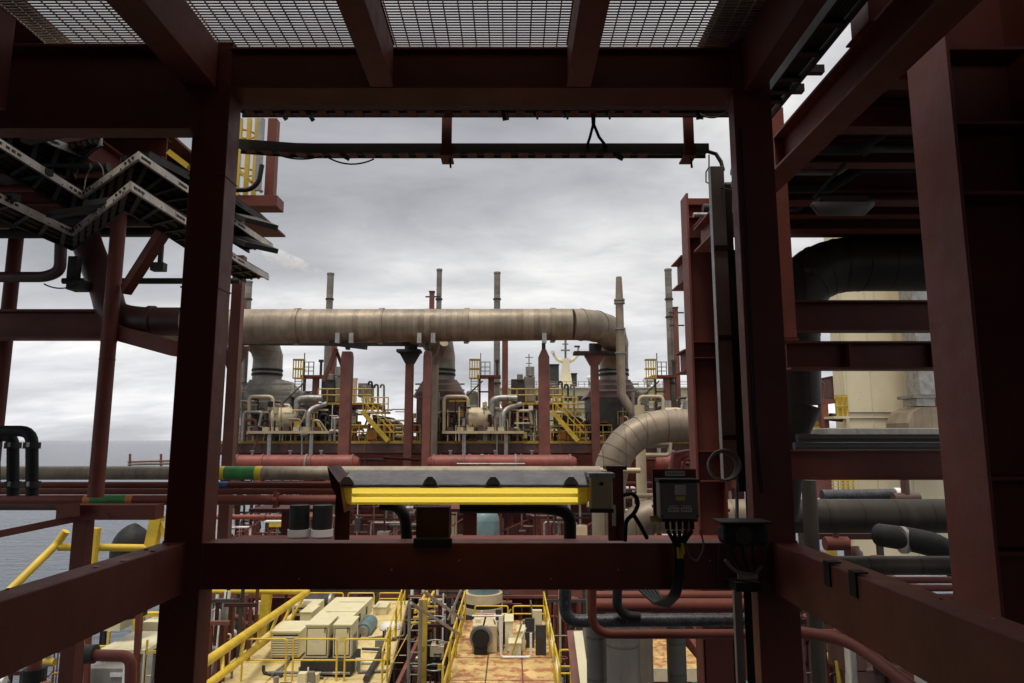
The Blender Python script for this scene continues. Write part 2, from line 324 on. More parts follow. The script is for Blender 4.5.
# bay floor, plus unseen walls and plates added to shape its light
rb = M(); rb.box(-6, 6, -3.3, 2.24, zgr+.0, zgr+.02); struct(tag(rb.build('overhead_block_plate', RED), 'unseen red plate added overhead to keep light out of the bay', 'light blocker'))  # added out of view to stop light falling through overhead
o = M(); o.box(-6, 2.6, -3.4, -3.32, -5.5, ZT); tag(o.build('bulkhead', BEI), 'unseen beige wall added behind the bay to block and bounce light', 'bulkhead')  # added wall blocking light from behind; beige and cut short for some bounce
struct(M().box(-6, 4.5, -3.3, 3.3, -1.95, -1.9).build('walkway_floor', GRYD))
struct(tag(M().box(-6.1, -6.0, -3.3, 3.4, -5, ZT+.03).build('light_block_wall', RED), 'unseen red wall added to block light from the left of the bay', 'wall'))  # added out of view to darken the near steel from the left
struct(tag(M().box(4.5, 4.6, -3.3, 3.4, -5, ZT+.03).build('light_block_wall', RED), 'unseen red wall added to block light from the right of the bay', 'wall'))  # its added counterpart, cutting light from the right
struct(tag(M().box(-9.5, 9.5, -6, 3.7, 4.6, 4.64).build('skylight_blocker', RED), 'unseen plate added high over the bay to block skylight', 'light blocker'))  # added above the view only to cut skylight on the near steel
# right part of the bay: another heavy H column standing to the right of the opening
hc = thing('heavy_column', 'heavy red H column with stiffener plates at the right edge', 'steel column', (2.5, 4.2, -6))
XA = P(945, 60, 4.05).x; XB = P(1024, 60, 4.05).x + .02
M().box(XA-.02, XA, 4.0, 4.42, -6, 4.2).build('flange', REDN, hc, 0.003)
M().box(XB-.02, XB, 4.0, 4.42, -6, 4.2).build('flange', REDN, hc, 0.003)
M().box(XA, XB-.02, 4.2, 4.22, -6, 4.2).build('web', RED, hc)
for yy in (52, 126, 196, 480, 555):
    zz = P(980, yy, 4.05).z; M().box(XA+.001, XB-.021, 4.02, 4.199, zz, zz+.02).build('stiffener', RED, hc)
# more steel right of it: outermost column and beam
oc = thing('outer_column', 'dark red steel post beyond the right edge column', 'steel column', (3.6, 5.0, -6))
M().box(3.3, 3.33, 4.8, 5.2, -6, 4).build('flange', RED, oc); M().box(3.33, 3.9, 5.0, 5.02, -6, 4).build('web', RED, oc)
# lit beam climbing toward the camera (upper right)
lb = thing('upper_side_beam', 'sunlit red I-beam running back under the sky gap, upper right', 'steel beam', (2.2, 5.4, 2.2))
Xb = 1.98
zt_ = G(775, 138, 1).z; 
def zat(px, py, X): d = ray(px, py); return d.z * X / d.x
zt = zat(820, 82, Xb); zb = zat(840, 103, Xb)
M().box(Xb+.08, Xb+.1, 2.6, 7.2, zb+.02, zt-.02).build('web', REDN, lb)
M().box(Xb, Xb+.2, 2.6, 7.2, zb, zb+.02).build('flange', REDN, lb, 0.003)
M().box(Xb, Xb+.2, 2.6, 7.2, zt-.02, zt).build('flange', REDN, lb, 0.003)
for yy in (4.9, 6.5): M().box(Xb+.004, Xb+.079, yy, yy+.018, zb+.021, zt-.021).build('stiffener', REDN, lb)
zt0 = zt
ps = thing('short_post', 'short red stub post standing on the sunlit upper right beam', 'steel post', (Xb+.1, 4.8, zt))
d_ = ray(851, 35); yr_ = Xb * d_.y / d_.x
M().box(Xb, Xb+.2, yr_-.2, yr_, zt+.012, zt+1.4).build('shaft', REDN, ps, .004)
M().box(Xb-.02, Xb+.22, yr_-.23, yr_+.03, zt+.001, zt+.011).build('base_plate', REDN, ps)
# far column behind the right column (its lit side shows)
fc = thing('inner_column', 'red column half hidden behind the right frame column', 'steel column', (P(785,250,6).x, 6, -9))
xa = P(777, 260, 6.2).x
M().box(xa-.2, xa+.06, 6.0, 6.25, P(785,338,6).z, P(785,107,6).z).build('shaft', REDN, fc, .005)
M().box(xa-.22, xa+.08, 6.0, 6.3, P(785,338,6).z-.02, P(785,338,6).z-.002).build('cap_plate', RED, fc)
# horizontal beams between inner column and heavy column
for (y0, y1, Yb, txt) in ((300, 330, 6.6, 'uppermost of the three dark red cross beams at right'), (341, 369, 6.4, 'middle one of the three dark red cross beams at right'),
                     (450, 480, 6.5, 'lowest of the three dark red cross beams, under the small grey pipes')):
    a = P(796, y0, Yb); b = P(1010, y1, Yb)
    cb = thing('cross_beam', txt, 'steel beam', (2.9, Yb, b.z), 'dark cross beams at right')
    M().box(a.x-.06, b.x+.8, Yb+.09, Yb+.105, b.z+.02, a.z-.02).build('web', RED, cb)
    M().box(a.x-.06, b.x+.8, Yb, Yb+.2, b.z, b.z+.02).build('flange', RED, cb, .002)
    M().box(a.x-.06, b.x+.8, Yb, Yb+.2, a.z-.02, a.z).build('flange', RED, cb, .002)
    if y0 == 341:
        for k in range(3): M().box(a.x+.5+k*.8, a.x+.515+k*.8, Yb+.004, Yb+.089, b.z+.021, a.z-.021).build('stiffener', RED, cb)
    if y0 == 450:
        M().box(a.x-.06, b.x+.8, Yb+.02, Yb+.035, b.z+.021, a.z-.021).build('cover_plate', RED, cb)
# dark deck overhead at right: solid plate with beams and services under it
ud = thing('upper_deck', 'shadowed steel deck with beams and pipes overhead at right', 'steel deck', (3.6, 6.5, 2.4))
M().box(2.6, 8.5, 4.5, 9.4, 2.84, 2.88).build('plating', RED, ud)
for k in range(6): M().ibeam((2.62, 4.7+k*.75, 2.70), (8, 4.7+k*.75, 2.70), .15, .24).build('joist', RED, ud)
M().ibeam((2.7, 8.0, P(850,226,8).z), (8, 8.0, P(850,226,8).z), .2, .14).build('edge_beam', RED, ud)
M().ibeam((2.4, 7.0, P(800,190,7).z), (8, 7.0, P(800,190,7).z), .2, .3).build('joist', RED, ud)
random.seed(5)
for k, (yy, Yq, rr_, mt) in enumerate(((150, 6.0, .05, GRYD), (172, 6.4, .035, GRY), (188, 6.6, .06, BLK), (208, 7.4, .05, GRYD), (215, 7.8, .03, GAL))):
    a = P(800, yy, Yq); o = M(); o.tube([(2.15, Yq, a.z), (3.2, Yq, a.z), (3.4, Yq-.25, a.z+.12), (8, Yq-.25, a.z+.12)], rr_, 10)
    tag(o.build('service_pipe', mt), ['dark service pipe under the upper right deck, highest of the bundle', 'thin grey service pipe second from top under the upper right deck', 'black hose along the underside of the upper right deck', 'dark pipe low under the upper right deck', 'thin bright conduit under the upper right deck, lowest of the bundle'][k], 'pipe', 'pipes under the upper right deck')
lf = thing('lamp_fitting', 'grey bulkhead lamp fitting hanging under the dark deck at upper right', 'lamp', P(842, 202, 6.0))
c = P(842, 203, 6.0); o = M(); o.tube([c + Vector((-.28, 0, -.01)), c + Vector((-.2, 0, -.05)), c + Vector((.18, 0, -.05)), c + Vector((.28, 0, 0))], [.02, .07, .07, .03], 12); o.build('diffuser', GRY, lf)
M().box(c.x-.22, c.x+.22, 5.95, 6.05, c.z-.0, c.z+.05).build('housing', GRYD, lf); M().bar(c+Vector((-.25,0,.05)), c+Vector((.05,0,.38)), .03, .03).build('bracket', GRYD, lf)
# cable ladder at the top right, against the sky strip
ct = thing('cable_ladder', 'dark cable ladder running back beneath the bright sky gap at upper right', 'cable tray', (1.75, 4, 2.3))
Xt = 1.75; zt = zat(800, 50, Xt)
for xx in (Xt, Xt+.155): M().box(xx, xx+.015, 1.6, 4.75, zt, zt+.09).build('side_rail', GRYD, ct)
for k in range(10): M().box(Xt+.016, Xt+.154, 1.8+k*.3, 1.85+k*.3, zt+.01, zt+.03).build('rung', GRYD, ct)
o = M()
for k in range(5): o.tube([(Xt+.035+k*.024, 1.6, zt+.05), (Xt+.03+k*.026, 3.2, zt+.05), (Xt+.035+k*.023, 4.75, zt+.05), (Xt-.05+k*.03, 4.95, zt-.1-.02*k)], .018, 6)
o.build('cables', CAB, ct)
for (yy, x0_, x1_) in ((70, 771, 823), (89, 771, 803)):
    a = P(x0_, yy, 4.4); b = P(x1_, yy, 4.4); M().bar(a, b, .05, .055).build('support_arm', GRYD, ct)
# ---- girder group above the left column (dark tray under the upper beam)
tr = thing('cable_tray', 'rusty cable tray fixed close beneath the upper frame beam', 'cable tray', (0, 4.5, P(500,116,4.5).z))
za = P(480, 110, 4.42).z
for (yy, h_) in ((4.42, .085), (4.52, .085)): M().box(P(238,110,4.45).x, P(732,110,4.45).x, yy, yy+.012, za, za+h_).build('side_rail', DRED, tr)
for k in range(24):
    xx = P(245,110,4.45).x + k*.125; M().box(xx, xx+.06, 4.433, 4.519, za+.002, za+.014).build('rung', REDN, tr)
o = M()
for k in range(5): o.tube([(P(238,110,4.45).x, 4.445+k*.015, za+.028), (-.2, 4.45+k*.013, za+.03), (P(732,110,4.45).x, 4.445+k*.015, za+.028)], .009, 6)
o.build('cables', CAB, tr)
# ---- hanging cable tray across the opening
t2 = thing('cable_tray', 'long cable tray hung on two straps across the open sky', 'cable tray', (0, 4.6, P(500,158,4.6).z))
xa = P(236, 150, 4.6).x; xb = P(709, 150, 4.6).x; z0 = P(500, 153, 4.6).z; z1 = P(500, 143.5, 4.6).z
def sagz(x): 
    k = (x - P(300,150,4.6).x) / (xa - P(300,150,4.6).x); return z0 + (.035 * max(0, k)) 
xs_ = [xa + (xb-xa)*i/24 for i in range(25)]
for yy in (4.6, 4.69):
    o = M()
    for i in range(24): 
        p0 = Vector((xs_[i], yy, sagz(xs_[i])+(z1-z0)/2)); p1 = Vector((xs_[i+1], yy, sagz(xs_[i+1])+(z1-z0)/2)); o.bar(p0, p1, .01, z1-z0)
    o.build('side_rail', GRYD, t2)
for k in range(24):
    xx = xa + .05 + k*.122; zz = sagz(xx); M().box(xx, xx+.07, 4.607, 4.683, zz+.001, zz+.012).build('rung', REDN, t2)
o = M()
for k in range(4): o.tube([(x_, 4.62+k*.017, sagz(x_)+.022+(.012 if k % 2 else .028)) for x_ in xs_], .011, 6)
o.build('cables', CAB, t2)
for px_ in (447, 688):
    M().box(P(px_-5,130,4.59).x, P(px_+5,130,4.59).x, 4.57, 4.59, z0-.02, P(500,90,4.6).z).build('hanger', REDN, t2)
    M().box(P(px_-6,130,4.6).x, P(px_+6,130,4.6).x, 4.56, 4.72, z0-.035, z0-.022).build('clamp', REDN, t2)
    c = P(px_+3, 163, 4.6); M().cyl(c+Vector((0,0,.035)), c+Vector((.005,0,-.035)), .008, 6).build('bolt', GRYD, t2)
for px_ in (345, 618): 
    c = P(px_, 157, 4.6); M().bar(c+Vector((-.03,0,.02)), c+Vector((.03,-.02,-.02)), .03, .03).build('clamp', GRYD, t2)
# beam clamps under the upper beam
for k, (px_, dy) in enumerate(((283, 10), (310, 12), (503, 12), (533, 6), (563, 6), (605, 5), (697, 10))):
    c = P(px_, 113, 4.45); bc = thing('beam_clamp', ['first', 'second', 'third', 'fourth', 'fifth', 'sixth', 'last'][k] + ' small clamp from the left on the underside of the upper beam', 'clamp', c, 'clamps under the upper beam')
    M().bar(c+Vector((-.05 if k < 2 else -.0, 0, .06)), c+Vector((0.02, 0, -.004*dy)), .045 if k != 3 else .03, .03).build('jaw', GRYD, bc)
    M().cyl(c+Vector((.02, -.02, .0)), c+Vector((.03, -.02, -.055)), .008, 6).build('bolt', GRYD, bc)
o = M(); a = P(592, 108, 4.5); 
o.tube([a, P(593,125,4.5), P(590,137,4.55), P(587,146,4.6)], .011, 6); tag(o.build('cable_drop', CAB), 'left one of two black cables dropping onto the hanging tray', 'cable', 'cable drops over the hanging tray')
o = M(); o.tube([a+Vector((.015,0,0)), P(594,125,4.5), P(599,137,4.55), P(606,146,4.6)], .011, 6); tag(o.build('cable_drop', CAB), 'right one of two black cables dropping onto the hanging tray', 'cable', 'cable drops over the hanging tray')
o = M(); cable(o, P(276,154,4.58), P(322,156,4.58), .03, .006); tag(o.build('loose_cable', CAB), 'short loose cable loop sagging below the left end of the hanging tray', 'cable', 'loose loops under the hanging tray')
o = M(); cable(o, P(327,157,4.57), P(374,159,4.57), .045, .006); tag(o.build('loose_cable', CAB), 'loose cable loop sagging below the tray around the clamp', 'cable', 'loose loops under the hanging tray')
o = M(); cable(o, P(700,114,4.4), P(728,111,4.2), .035, .006); tag(o.build('loose_cable', CAB), 'thin cable curving from the last clamp to the right column', 'cable')
o = M(); o.tube([P(706,151,4.62), P(716,154,4.6), P(721,162,4.55), P(723,170,4.5)], .014, 8); tag(o.build('tray_cable', CAB), 'thick black cable bending from the hanging tray into the upright cable duct', 'cable')
o = M(); o.tube([P(709,155,4.6), P(709,167,4.58), P(706,172,4.58), P(706,182,4.56), P(716,187,4.5), P(733,190,4.2)], .005, 6); tag(o.build('thin_wire', CAB), 'thin black wire looping beside the top of the upright cable duct', 'cable')
# ---- upright cable duct to the left of the right column
ud2 = thing('cable_duct', 'tall narrow grey cable duct standing left of the right column', 'cable duct', P(725, 500, 4.4))
a = P(720, 166, 4.4)
M().box(P(716,300,4.4).x, P(730,300,4.4).x, 4.4, 4.46, P(720,480,4.4).z, a.z).build('cover', GAL, ud2, .003)
M().box(P(730,300,4.4).x+.002, P(730,300,4.4).x+.05, 4.42, 4.47, P(720,492,4.4).z, a.z-.12).build('back_channel', GRYD, ud2, .003)
o = M()
for k in range(3): o.tube([(P(737,300,4.4).x+.012*k, 4.40, P(734,250+20*k,4.4).z), (P(737,300,4.4).x+.012*k, 4.395, P(734,525,4.4).z)], .008, 6)
o.build('cables', CAB, ud2)
for yy in (250, 340, 440): M().box(P(720,300,4.4).x-.024, P(720,300,4.4).x+.105, 4.39, 4.475, P(720,yy,4.4).z, P(720,yy,4.4).z+.03).build('strap', GRYD, ud2)
cc = P(722, 466, 4.3); o = M()
for k in range(3): o.torus(cc+Vector((.004*k, -.012*k, .003*k)), .085+.004*k, .007, (0.15, 1, 0), 24, 6)
tag(o.build('cable_coil', CABG), 'coil of grey cable hung on the upright cable duct', 'cable coil')

# ================================================================ FLUORESCENT LIGHT
Yl = 3.75
lf = thing('fluorescent_light', 'lit yellow twin tube fluorescent light spanning the middle of the view', 'light fitting', P(465, 512, Yl+.08))
xa = P(338, 495, Yl).x; xb = P(590, 495, Yl).x; za = P(465, 506, Yl).z; zb_ = P(465, 486, Yl).z; zc_ = P(465, 474, Yl).z
hs = M(); prof = [(-.092, 0), (.14, 0), (.14, .05), (.125, .066), (-.086, .006)]
hs.prism((xa+.01, Yl+.09, zb_+.002), (xb-.01, Yl+.09, zb_+.002), [(-p, q) for p, q in reversed(prof)]); hs.build('housing', HOUS, lf, .006)
M().box(xa+.03, xb-.03, Yl+.15, Yl+.16, za+.004, zb_).build('reflector', WHT, lf)
yt = glow('tube_yellow', (1.0, 0.87, 0.32), 1.15)
for k, zz in enumerate((P(465, 492, Yl).z, P(465, 501, Yl).z)):
    tb = M(); tb.cyl((xa+.06, Yl+.08, zz), (xb-.06, Yl+.08, zz), .0135, 12); tb.build('tube', yt, lf)
    for xx in (xa+.03, xb-.06): M().box(xx, xx+.03, Yl+.06, Yl+.1, zz-.018, zz+.018).build('tube_holder', WHT, lf)
dm = bpy.data.materials.new('amber_diffuser'); dm.use_nodes = True; tn = dm.node_tree; tn.nodes.clear()
o_ = tn.nodes.new('ShaderNodeOutputMaterial'); tr_ = tn.nodes.new('ShaderNodeBsdfTransparent'); tr_.inputs[0].default_value = (0.98, 0.86, 0.36, 1)
tl = tn.nodes.new('ShaderNodeBsdfTranslucent'); tl.inputs[0].default_value = (0.8, 0.6, 0.12, 1); df = tn.nodes.new('ShaderNodeBsdfDiffuse'); df.inputs[0].default_value = (0.55, 0.42, 0.10, 1)
gl = tn.nodes.new('ShaderNodeBsdfGlossy'); gl.inputs['Roughness'].default_value = 0.15
m1 = tn.nodes.new('ShaderNodeMixShader'); m1.inputs[0].default_value = 0.38; tn.links.new(tr_.outputs[0], m1.inputs[1]); tn.links.new(tl.outputs[0], m1.inputs[2])
m3 = tn.nodes.new('ShaderNodeMixShader'); m3.inputs[0].default_value = 0.06; tn.links.new(m1.outputs[0], m3.inputs[1]); tn.links.new(df.outputs[0], m3.inputs[2])
m2 = tn.nodes.new('ShaderNodeMixShader'); m2.inputs[0].default_value = 0.05; tn.links.new(m3.outputs[0], m2.inputs[1]); tn.links.new(gl.outputs[0], m2.inputs[2]); tn.links.new(m2.outputs[0], o_.inputs[0])
df_ = M(); n_ = 8; pf = []
for i in range(n_ + 1): t = math.pi * i / n_; pf.append((-.082*math.cos(t), -(zb_-za) * (math.sin(t) ** .45 if i not in (0, n_) else 0)))
# open shell: skin without the top
base = Vector((0, Yl+.09, zb_-.001)); vsd = []; fsd = []
cols = [xa+.004, xa+.02, xb-.02, xb-.004]
for ci, xx in enumerate(cols):
    k_ = .86 if ci in (0, 3) else 1.0
    for (p, q) in pf: vsd.append((xx, base.y + p*k_, base.z + q*k_))
for ci in range(3):
    for i in range(n_): fsd.append((ci*(n_+1)+i, ci*(n_+1)+i+1, (ci+1)*(n_+1)+i+1, (ci+1)*(n_+1)+i))
for ci in (0, 3): fsd.append(tuple(ci*(n_+1)+i for i in range(n_+1)))
df_.add(vsd, fsd, True); df_.build('diffuser', dm, lf)
M().box(xa-.004, xb+.004, Yl+.005, Yl+.018, zb_-.008, zb_+.006).build('rim', HOUS, lf, .003)
for px_ in (347, 430, 493, 571):
    c = P(px_, 480, Yl); o = M(); tt = [(-.05,-.01),(.05,-.01),(.03,.03),(.012,.05),(-.012,.05),(-.03,.03)]; o.add([(c.x+p_, Yl-.004, zb_+q_) for p_, q_ in tt]+[(c.x+p_, Yl+.03+q_*.9, zb_+q_) for p_, q_ in tt], [tuple(range(6))]+[tuple(range(11,5,-1))]+[(i,i+6,(i+1)%6+6,(i+1)%6) for i in range(6)]); o.build('clip', GRYL, lf, .002)
    M().cyl((c.x-.03, Yl-.006, zb_+.004), (c.x+.03, Yl-.006, zb_+.004), .004, 6).build('clip_wire', GRYD, lf)
# end box to the right
eb = thing('end_box', 'beige terminal box at the right end of the yellow light', 'junction box', P(602, 508, Yl))
M().pbox(591, 477, 613, 510, Yl+.02, .12).build('box', BEI, eb, .01); M().pbox(589, 473, 615, 478, Yl+.01, .14).build('lid', HOUS, eb, .004)
M().pbox(590, 509, 614, 513, Yl+.01, .14).build('flange', GRYD, eb, .004); c = P(602, 484, Yl); M().cyl(c, c+Vector((0,.03,0)), .01, 8).build('screw', GRYD, eb)
# light brackets standing on the beam
bk = thing('light_bracket', 'dark red angle bracket holding the left end of the light', 'bracket', P(345, 541, 4.06))
o = M(); o.pbox(335, 484, 350, 540, 3.98, .012); o.build('upright', RED, bk, .002)
M().add([(P(329,466,3.74).x, 3.7, P(329,466,3.74).z), (P(342,484,3.74).x, 3.7, P(342,484,3.74).z), (P(346,512,3.74).x, 3.7, P(346,512,3.74).z), (P(333,486,3.74).x, 3.7, P(333,486,3.74).z),
         (P(329,466,3.74).x, 3.98, P(329,466,3.74).z), (P(342,484,3.74).x, 3.98, P(342,484,3.74).z), (P(346,512,3.74).x, 3.98, P(346,512,3.74).z), (P(333,486,3.74).x, 3.98, P(333,486,3.74).z)],
        [(3,2,1,0),(4,5,6,7),(0,1,5,4),(1,2,6,5),(2,3,7,6),(3,0,4,7)]).build('arm', RED, bk, .002)
bk = thing('light_bracket', 'dark red channel bracket with a white tag at the right end of the light', 'bracket', P(618, 541, 4.06))
o = M(); o.pbox(608, 467, 624, 541, 3.97, .03); o.build('upright', RED, bk, .003); M().pbox(606, 466, 627, 470, 3.9, .14).build('cap', RED, bk, .003)
M().pbox(612, 505, 616, 526, 3.962, .006).build('tag', LBL, bk)
# posts under the light
o = thing('stub_post', 'wide dark red stub post welded on the lower beam under the light', 'steel post', P(432, 541, 4.1)); M().pbox(416, 507, 449, 541, 4.03, .12).build('shaft', DRED, o, .004); M().pbox(413, 538, 452, 548, 3.975, .025).build('clamp_plate', BLK, o, .01)
# conduit loops behind
o = M(); o.tube([P(407,541,4.3), P(405,515,4.3), P(395,505,4.35), P(380,505,4.35)], .035, 10, .08); tag(o.build('rubber_hose', BLK), 'thick black hose arching behind the stub post under the light', 'hose')
o = M(); o.tube([P(570,560,4.4), P(570,512,4.4), P(545,507,4.4), P(460,507,4.4)], .04, 10, .1); tag(o.build('rubber_hose', BLK), 'thick black hose bending down behind the right half of the light', 'hose')
# ================================================================ JUNCTION BOX
jb = thing('junction_box', 'grey junction box with small labels mounted right of the light', 'junction box', P(680, 520, 3.9))
M().pbox(653, 469, 697, 522, 3.95, .012).build('back_plate', RED, jb, .002)
M().pbox(660, 480, 699, 519, 3.83, .11).build('enclosure', GRY, jb, .012)
M().pbox(659, 479, 700, 483, 3.815, .13).build('lid_rim', GRYD, jb, .004)
M().pbox(665, 471, 685, 476, 3.944, .004).build('name_plate', LBL, jb)
M().pbox(675, 485, 686, 495, 3.826, .004).build('label', GRYL, jb); M().pbox(676, 496.5, 685, 500.5, 3.826, .004).build('label', LBLY, jb)
for (a, b) in ((668, 679), (681, 692)): 
    M().pbox(a, 507.5, b, 512, 3.826, .004).build('label', LBL, jb)
    M().pbox(a+1, 505.5, b-1, 506.5, 3.826, .003).build('label', GRYL, jb)
for k in range(5):
    c = P(667+k*6.2, 520, 3.87); M().cyl(c, c+Vector((0,0,-.05)), .013, 8).build('gland', BLK, jb)
for (a, b) in ((662, 482), (697, 482), (662, 516), (697, 516)):
    c = P(a, b, 3.828); M().cyl(c, c+Vector((0,-.008,0)), .006, 8).build('screw', GRYD, jb)
def text_on(txt, px, py, Y, size, mat, parent):
    cu = bpy.data.curves.new('lettering', 'FONT'); cu.body = txt; cu.size = size; cu.align_x = 'CENTER'; cu.align_y = 'CENTER'; cu.extrude = .0006
    o = bpy.data.objects.new('lettering', cu); COL.objects.link(o); cu.materials.append(mat); o.parent = parent
    p = P(px, py, Y); o.location = p - W[parent.name]; o.rotation_euler = (math.radians(90), 0, 0); W[o.name] = p; return o
for k, (px_, py_, Yx) in enumerate(((675, 473.5, 3.942),)):
    o = M()
    for q in range(7): c = P(px_-7.5+q*2.4, py_, Yx); o.box(c.x, c.x+.007, Yx, Yx+.001, c.z-.004, c.z+.005)
    o.build('marking', GRYD, jb)
o = M()
for (a, b, r2) in ((668, 679, 0), (681, 692, 0)):
    for q in range(4): c = P(a+1.5+q*2.3, 509.8, 3.824); o.box(c.x, c.x+.006, 3.824, 3.825, c.z-.004, c.z+.004)
o.build('marking', GRYD, jb)
random.seed(3)
names = ['leftmost', 'second', 'third', 'fourth', 'rightmost']
for k in range(5):
    a = P(667+k*6.2, 521, 3.87)-Vector((0,0,.05)); xo = .012*(k-2)
    o = M(); end = P(664+k*3, 610, 4.5)
    pts = [a, Vector((P(676+k*1.5, 545, 3.86).x, 3.86, P(676,545,3.86).z)), Vector((P(676+k*2.2,580,3.85).x, 3.86+.01*k, P(676,580,3.85).z)), Vector((P(673+k*2,600,3.9).x, 3.95, P(673,598,3.9).z)), Vector((P(655+k*3,608,4.3).x, 4.3, P(650,604+k,4.3).z)), P(640+k*4,590,4.6)]
    o.tube(pts, .011, 7, .06); c_ = o.build('box_cable', CAB); tag(c_, names[k] + ' of five black cables hanging from the junction box', 'cable', 'cables under the junction box')
    if k in (1, 3, 4):
        c = pts[1].lerp(pts[2], .1 + .12*(k % 2)); M().cyl(c+Vector((0,-.001,.03)), c+Vector((.001,-.001,-.03)), .0135, 7).build('cable_marker', YBD, c_)
o = M(); o.tube([P(624,495,3.9), P(634,493,3.85), P(639,503,3.85), P(634,514,3.86), P(626,520,3.88), P(625,541,3.9)], .012, 7, .04); tag(o.build('looped_cable', CAB), 'black cable looping out of the right end bracket of the light', 'cable')
o = M(); o.tube([P(633,514,3.86), P(640,525,3.86), P(647,538,3.9)], .012, 7, .04); tag(o.build('looped_cable', CAB), 'short black cable slanting down to the beam beside the junction box', 'cable')
o = M(); o.tube([P(700,530,3.86), P(705,548,3.86), P(697,562,3.87), P(690,558,3.87), P(686,545,3.86)], .005, 6, .04); tag(o.build('thin_wire', CABG), 'thin grey wire loop hanging right of the junction box', 'cable')
# warning plate left of the box
tag(M().pbox(650, 516, 662, 522, 3.93, .004).build('small_plate', LBLY), 'tiny yellow plate under the left edge of the junction box', 'sign')
# ---- horn / floodlight on the right column
fl = thing('floodlight', 'black round floodlight hanging on the right column over the beam', 'floodlight', P(742, 540, 3.8))
c = P(742, 539, 3.82); o = M(); o.box(c.x-.115, c.x+.125, 3.74, 3.9, c.z-.03, c.z+.085); o.build('body', BLK, fl, .03); M().box(c.x-.13, c.x+.14, 3.73, 3.91, c.z+.088, c.z+.1).build('lid', GRYD, fl, .004)
M().cyl((c.x-.02,3.735,c.z+.03), (c.x-.02,3.715,c.z+.03), .045, 18).build('lens_ring', GRYD, fl)
for q in range(3): M().tube([(c.x-.07+q*.06,3.8,c.z-.03), (c.x-.06+q*.05,3.78,c.z-.1), (c.x-.02+q*.04,3.8,c.z-.16), (c.x+.02+q*.02,3.9,c.z-.2)], .011, 7, .05).build('cable', CAB, fl)
M().tube([P(719,545,3.75), P(719,578,3.75), P(765,584,3.75), P(765,545,3.75)], .006, 6).build('guard', GRYD, fl)
M().tube([P(725,560,3.72), P(735,572,3.72), P(755,575,3.74), P(762,566,3.75)], .008, 6, .05).build('cable', CABG, fl)
M().pbox(738, 573, 758, 579, 3.8, .01).build('label', GRYL, fl); M().pbox(736, 583, 762, 592, 3.84, .13).build('bracket', GRYD, fl)
c = P(764, 538, 3.78); M().cyl(c, c+Vector((.01,-.0,-.03)), .009, 8).build('latch', GAL, fl); M().cyl(P(737,525,4.0), P(737,480,4.35), .01, 8).build('conduit', GRYD, fl)
# vertical yellowish-grey channel below the beam at right
ch = thing('cable_riser', 'weathered upright cable channel below the lower beam at right', 'cable duct', P(742, 683, 4.5))
M().box(P(740,620,4.6).x-.03, P(740,620,4.6).x+.02, 4.6, 4.64, -3, P(740,588,4.6).z).build('channel', GRY, ch)
o = M()
for k in range(4): o.cyl((P(747,620,4.6).x+.014*k, 4.62, -3), (P(747,620,4.6).x+.014*k, 4.62, P(740,588,4.6).z), .008, 6)
o.build('cables', CAB, ch)

# weld beads, bolts and splice plates on the near frame
wb = M()
for (xx, yy) in ((xl1, 4.0), (xr0, 4.0)):
    s_ = 1 if xx == xl1 else -1
    bead(wb, [(xx+.003*s_, yy+.001, ZBb), (xx+.003*s_, yy+.001, ZB)], .007)
for (xa_, xb2) in ((xl0, P(187, 541, 4).x), (P(772, 541, 4).x, xr1)):
    bead(wb, [(xa_, 3.996, ZBb-.02), (xb2, 3.996, ZBb-.02)], .007); bead(wb, [(xa_, 3.996, ZB+.006), (xb2, 3.996, ZB+.006)], .007)
wb.build('weld_seam', REDN, fr)
for zz in (-.6, .9, 1.6):
    M().box(xl0-.004, xl1+.004, 3.994, 4.184, zz, zz+.008).build('weld_band', REDN, fr)
for k in range(6):
    a = Vector((-1.2+k*.45+.07*(k%2), 4.0, ZBb+.06+.05*(k%3))); M().cyl(a, a-Vector((0,.004,0)), .006, 8).build('paint_chip', PINK, fr)
random.seed(4)
for k in range(14):
    yy = random.uniform(1.2, 3.9); xx = random.uniform(P(772,541,4).x+.01, xr1-.01); M().box(xx, xx+random.uniform(.004,.014), yy, yy+random.uniform(.006,.02), ZB+.004, ZB+.007).build('debris_chip', random.choice((GRYL,DRED,PINK,DRED)), fr)
for k in range(9):
    yy = random.uniform(2.2, 3.9); xx = random.uniform(xl0+.01, P(187,541,4).x-.02); M().box(xx, xx+random.uniform(.006,.03), yy, yy+random.uniform(.01,.03), ZB+.004, ZB+.008).build('debris_chip', random.choice((GRYL,DRED,PINK,DRED)), fr)
# more small services fixed on the frame
o = M(); o.tube([(xr0+.03, 3.985, 1.9), (xr0+.035, 3.985, 1.0), (xr0+.03, 3.985, .1), (xr0+.05, 3.985, -.3)], .008, 6); tag(o.build('column_cable', CAB), 'thin black cable running down the face of the right column', 'cable')
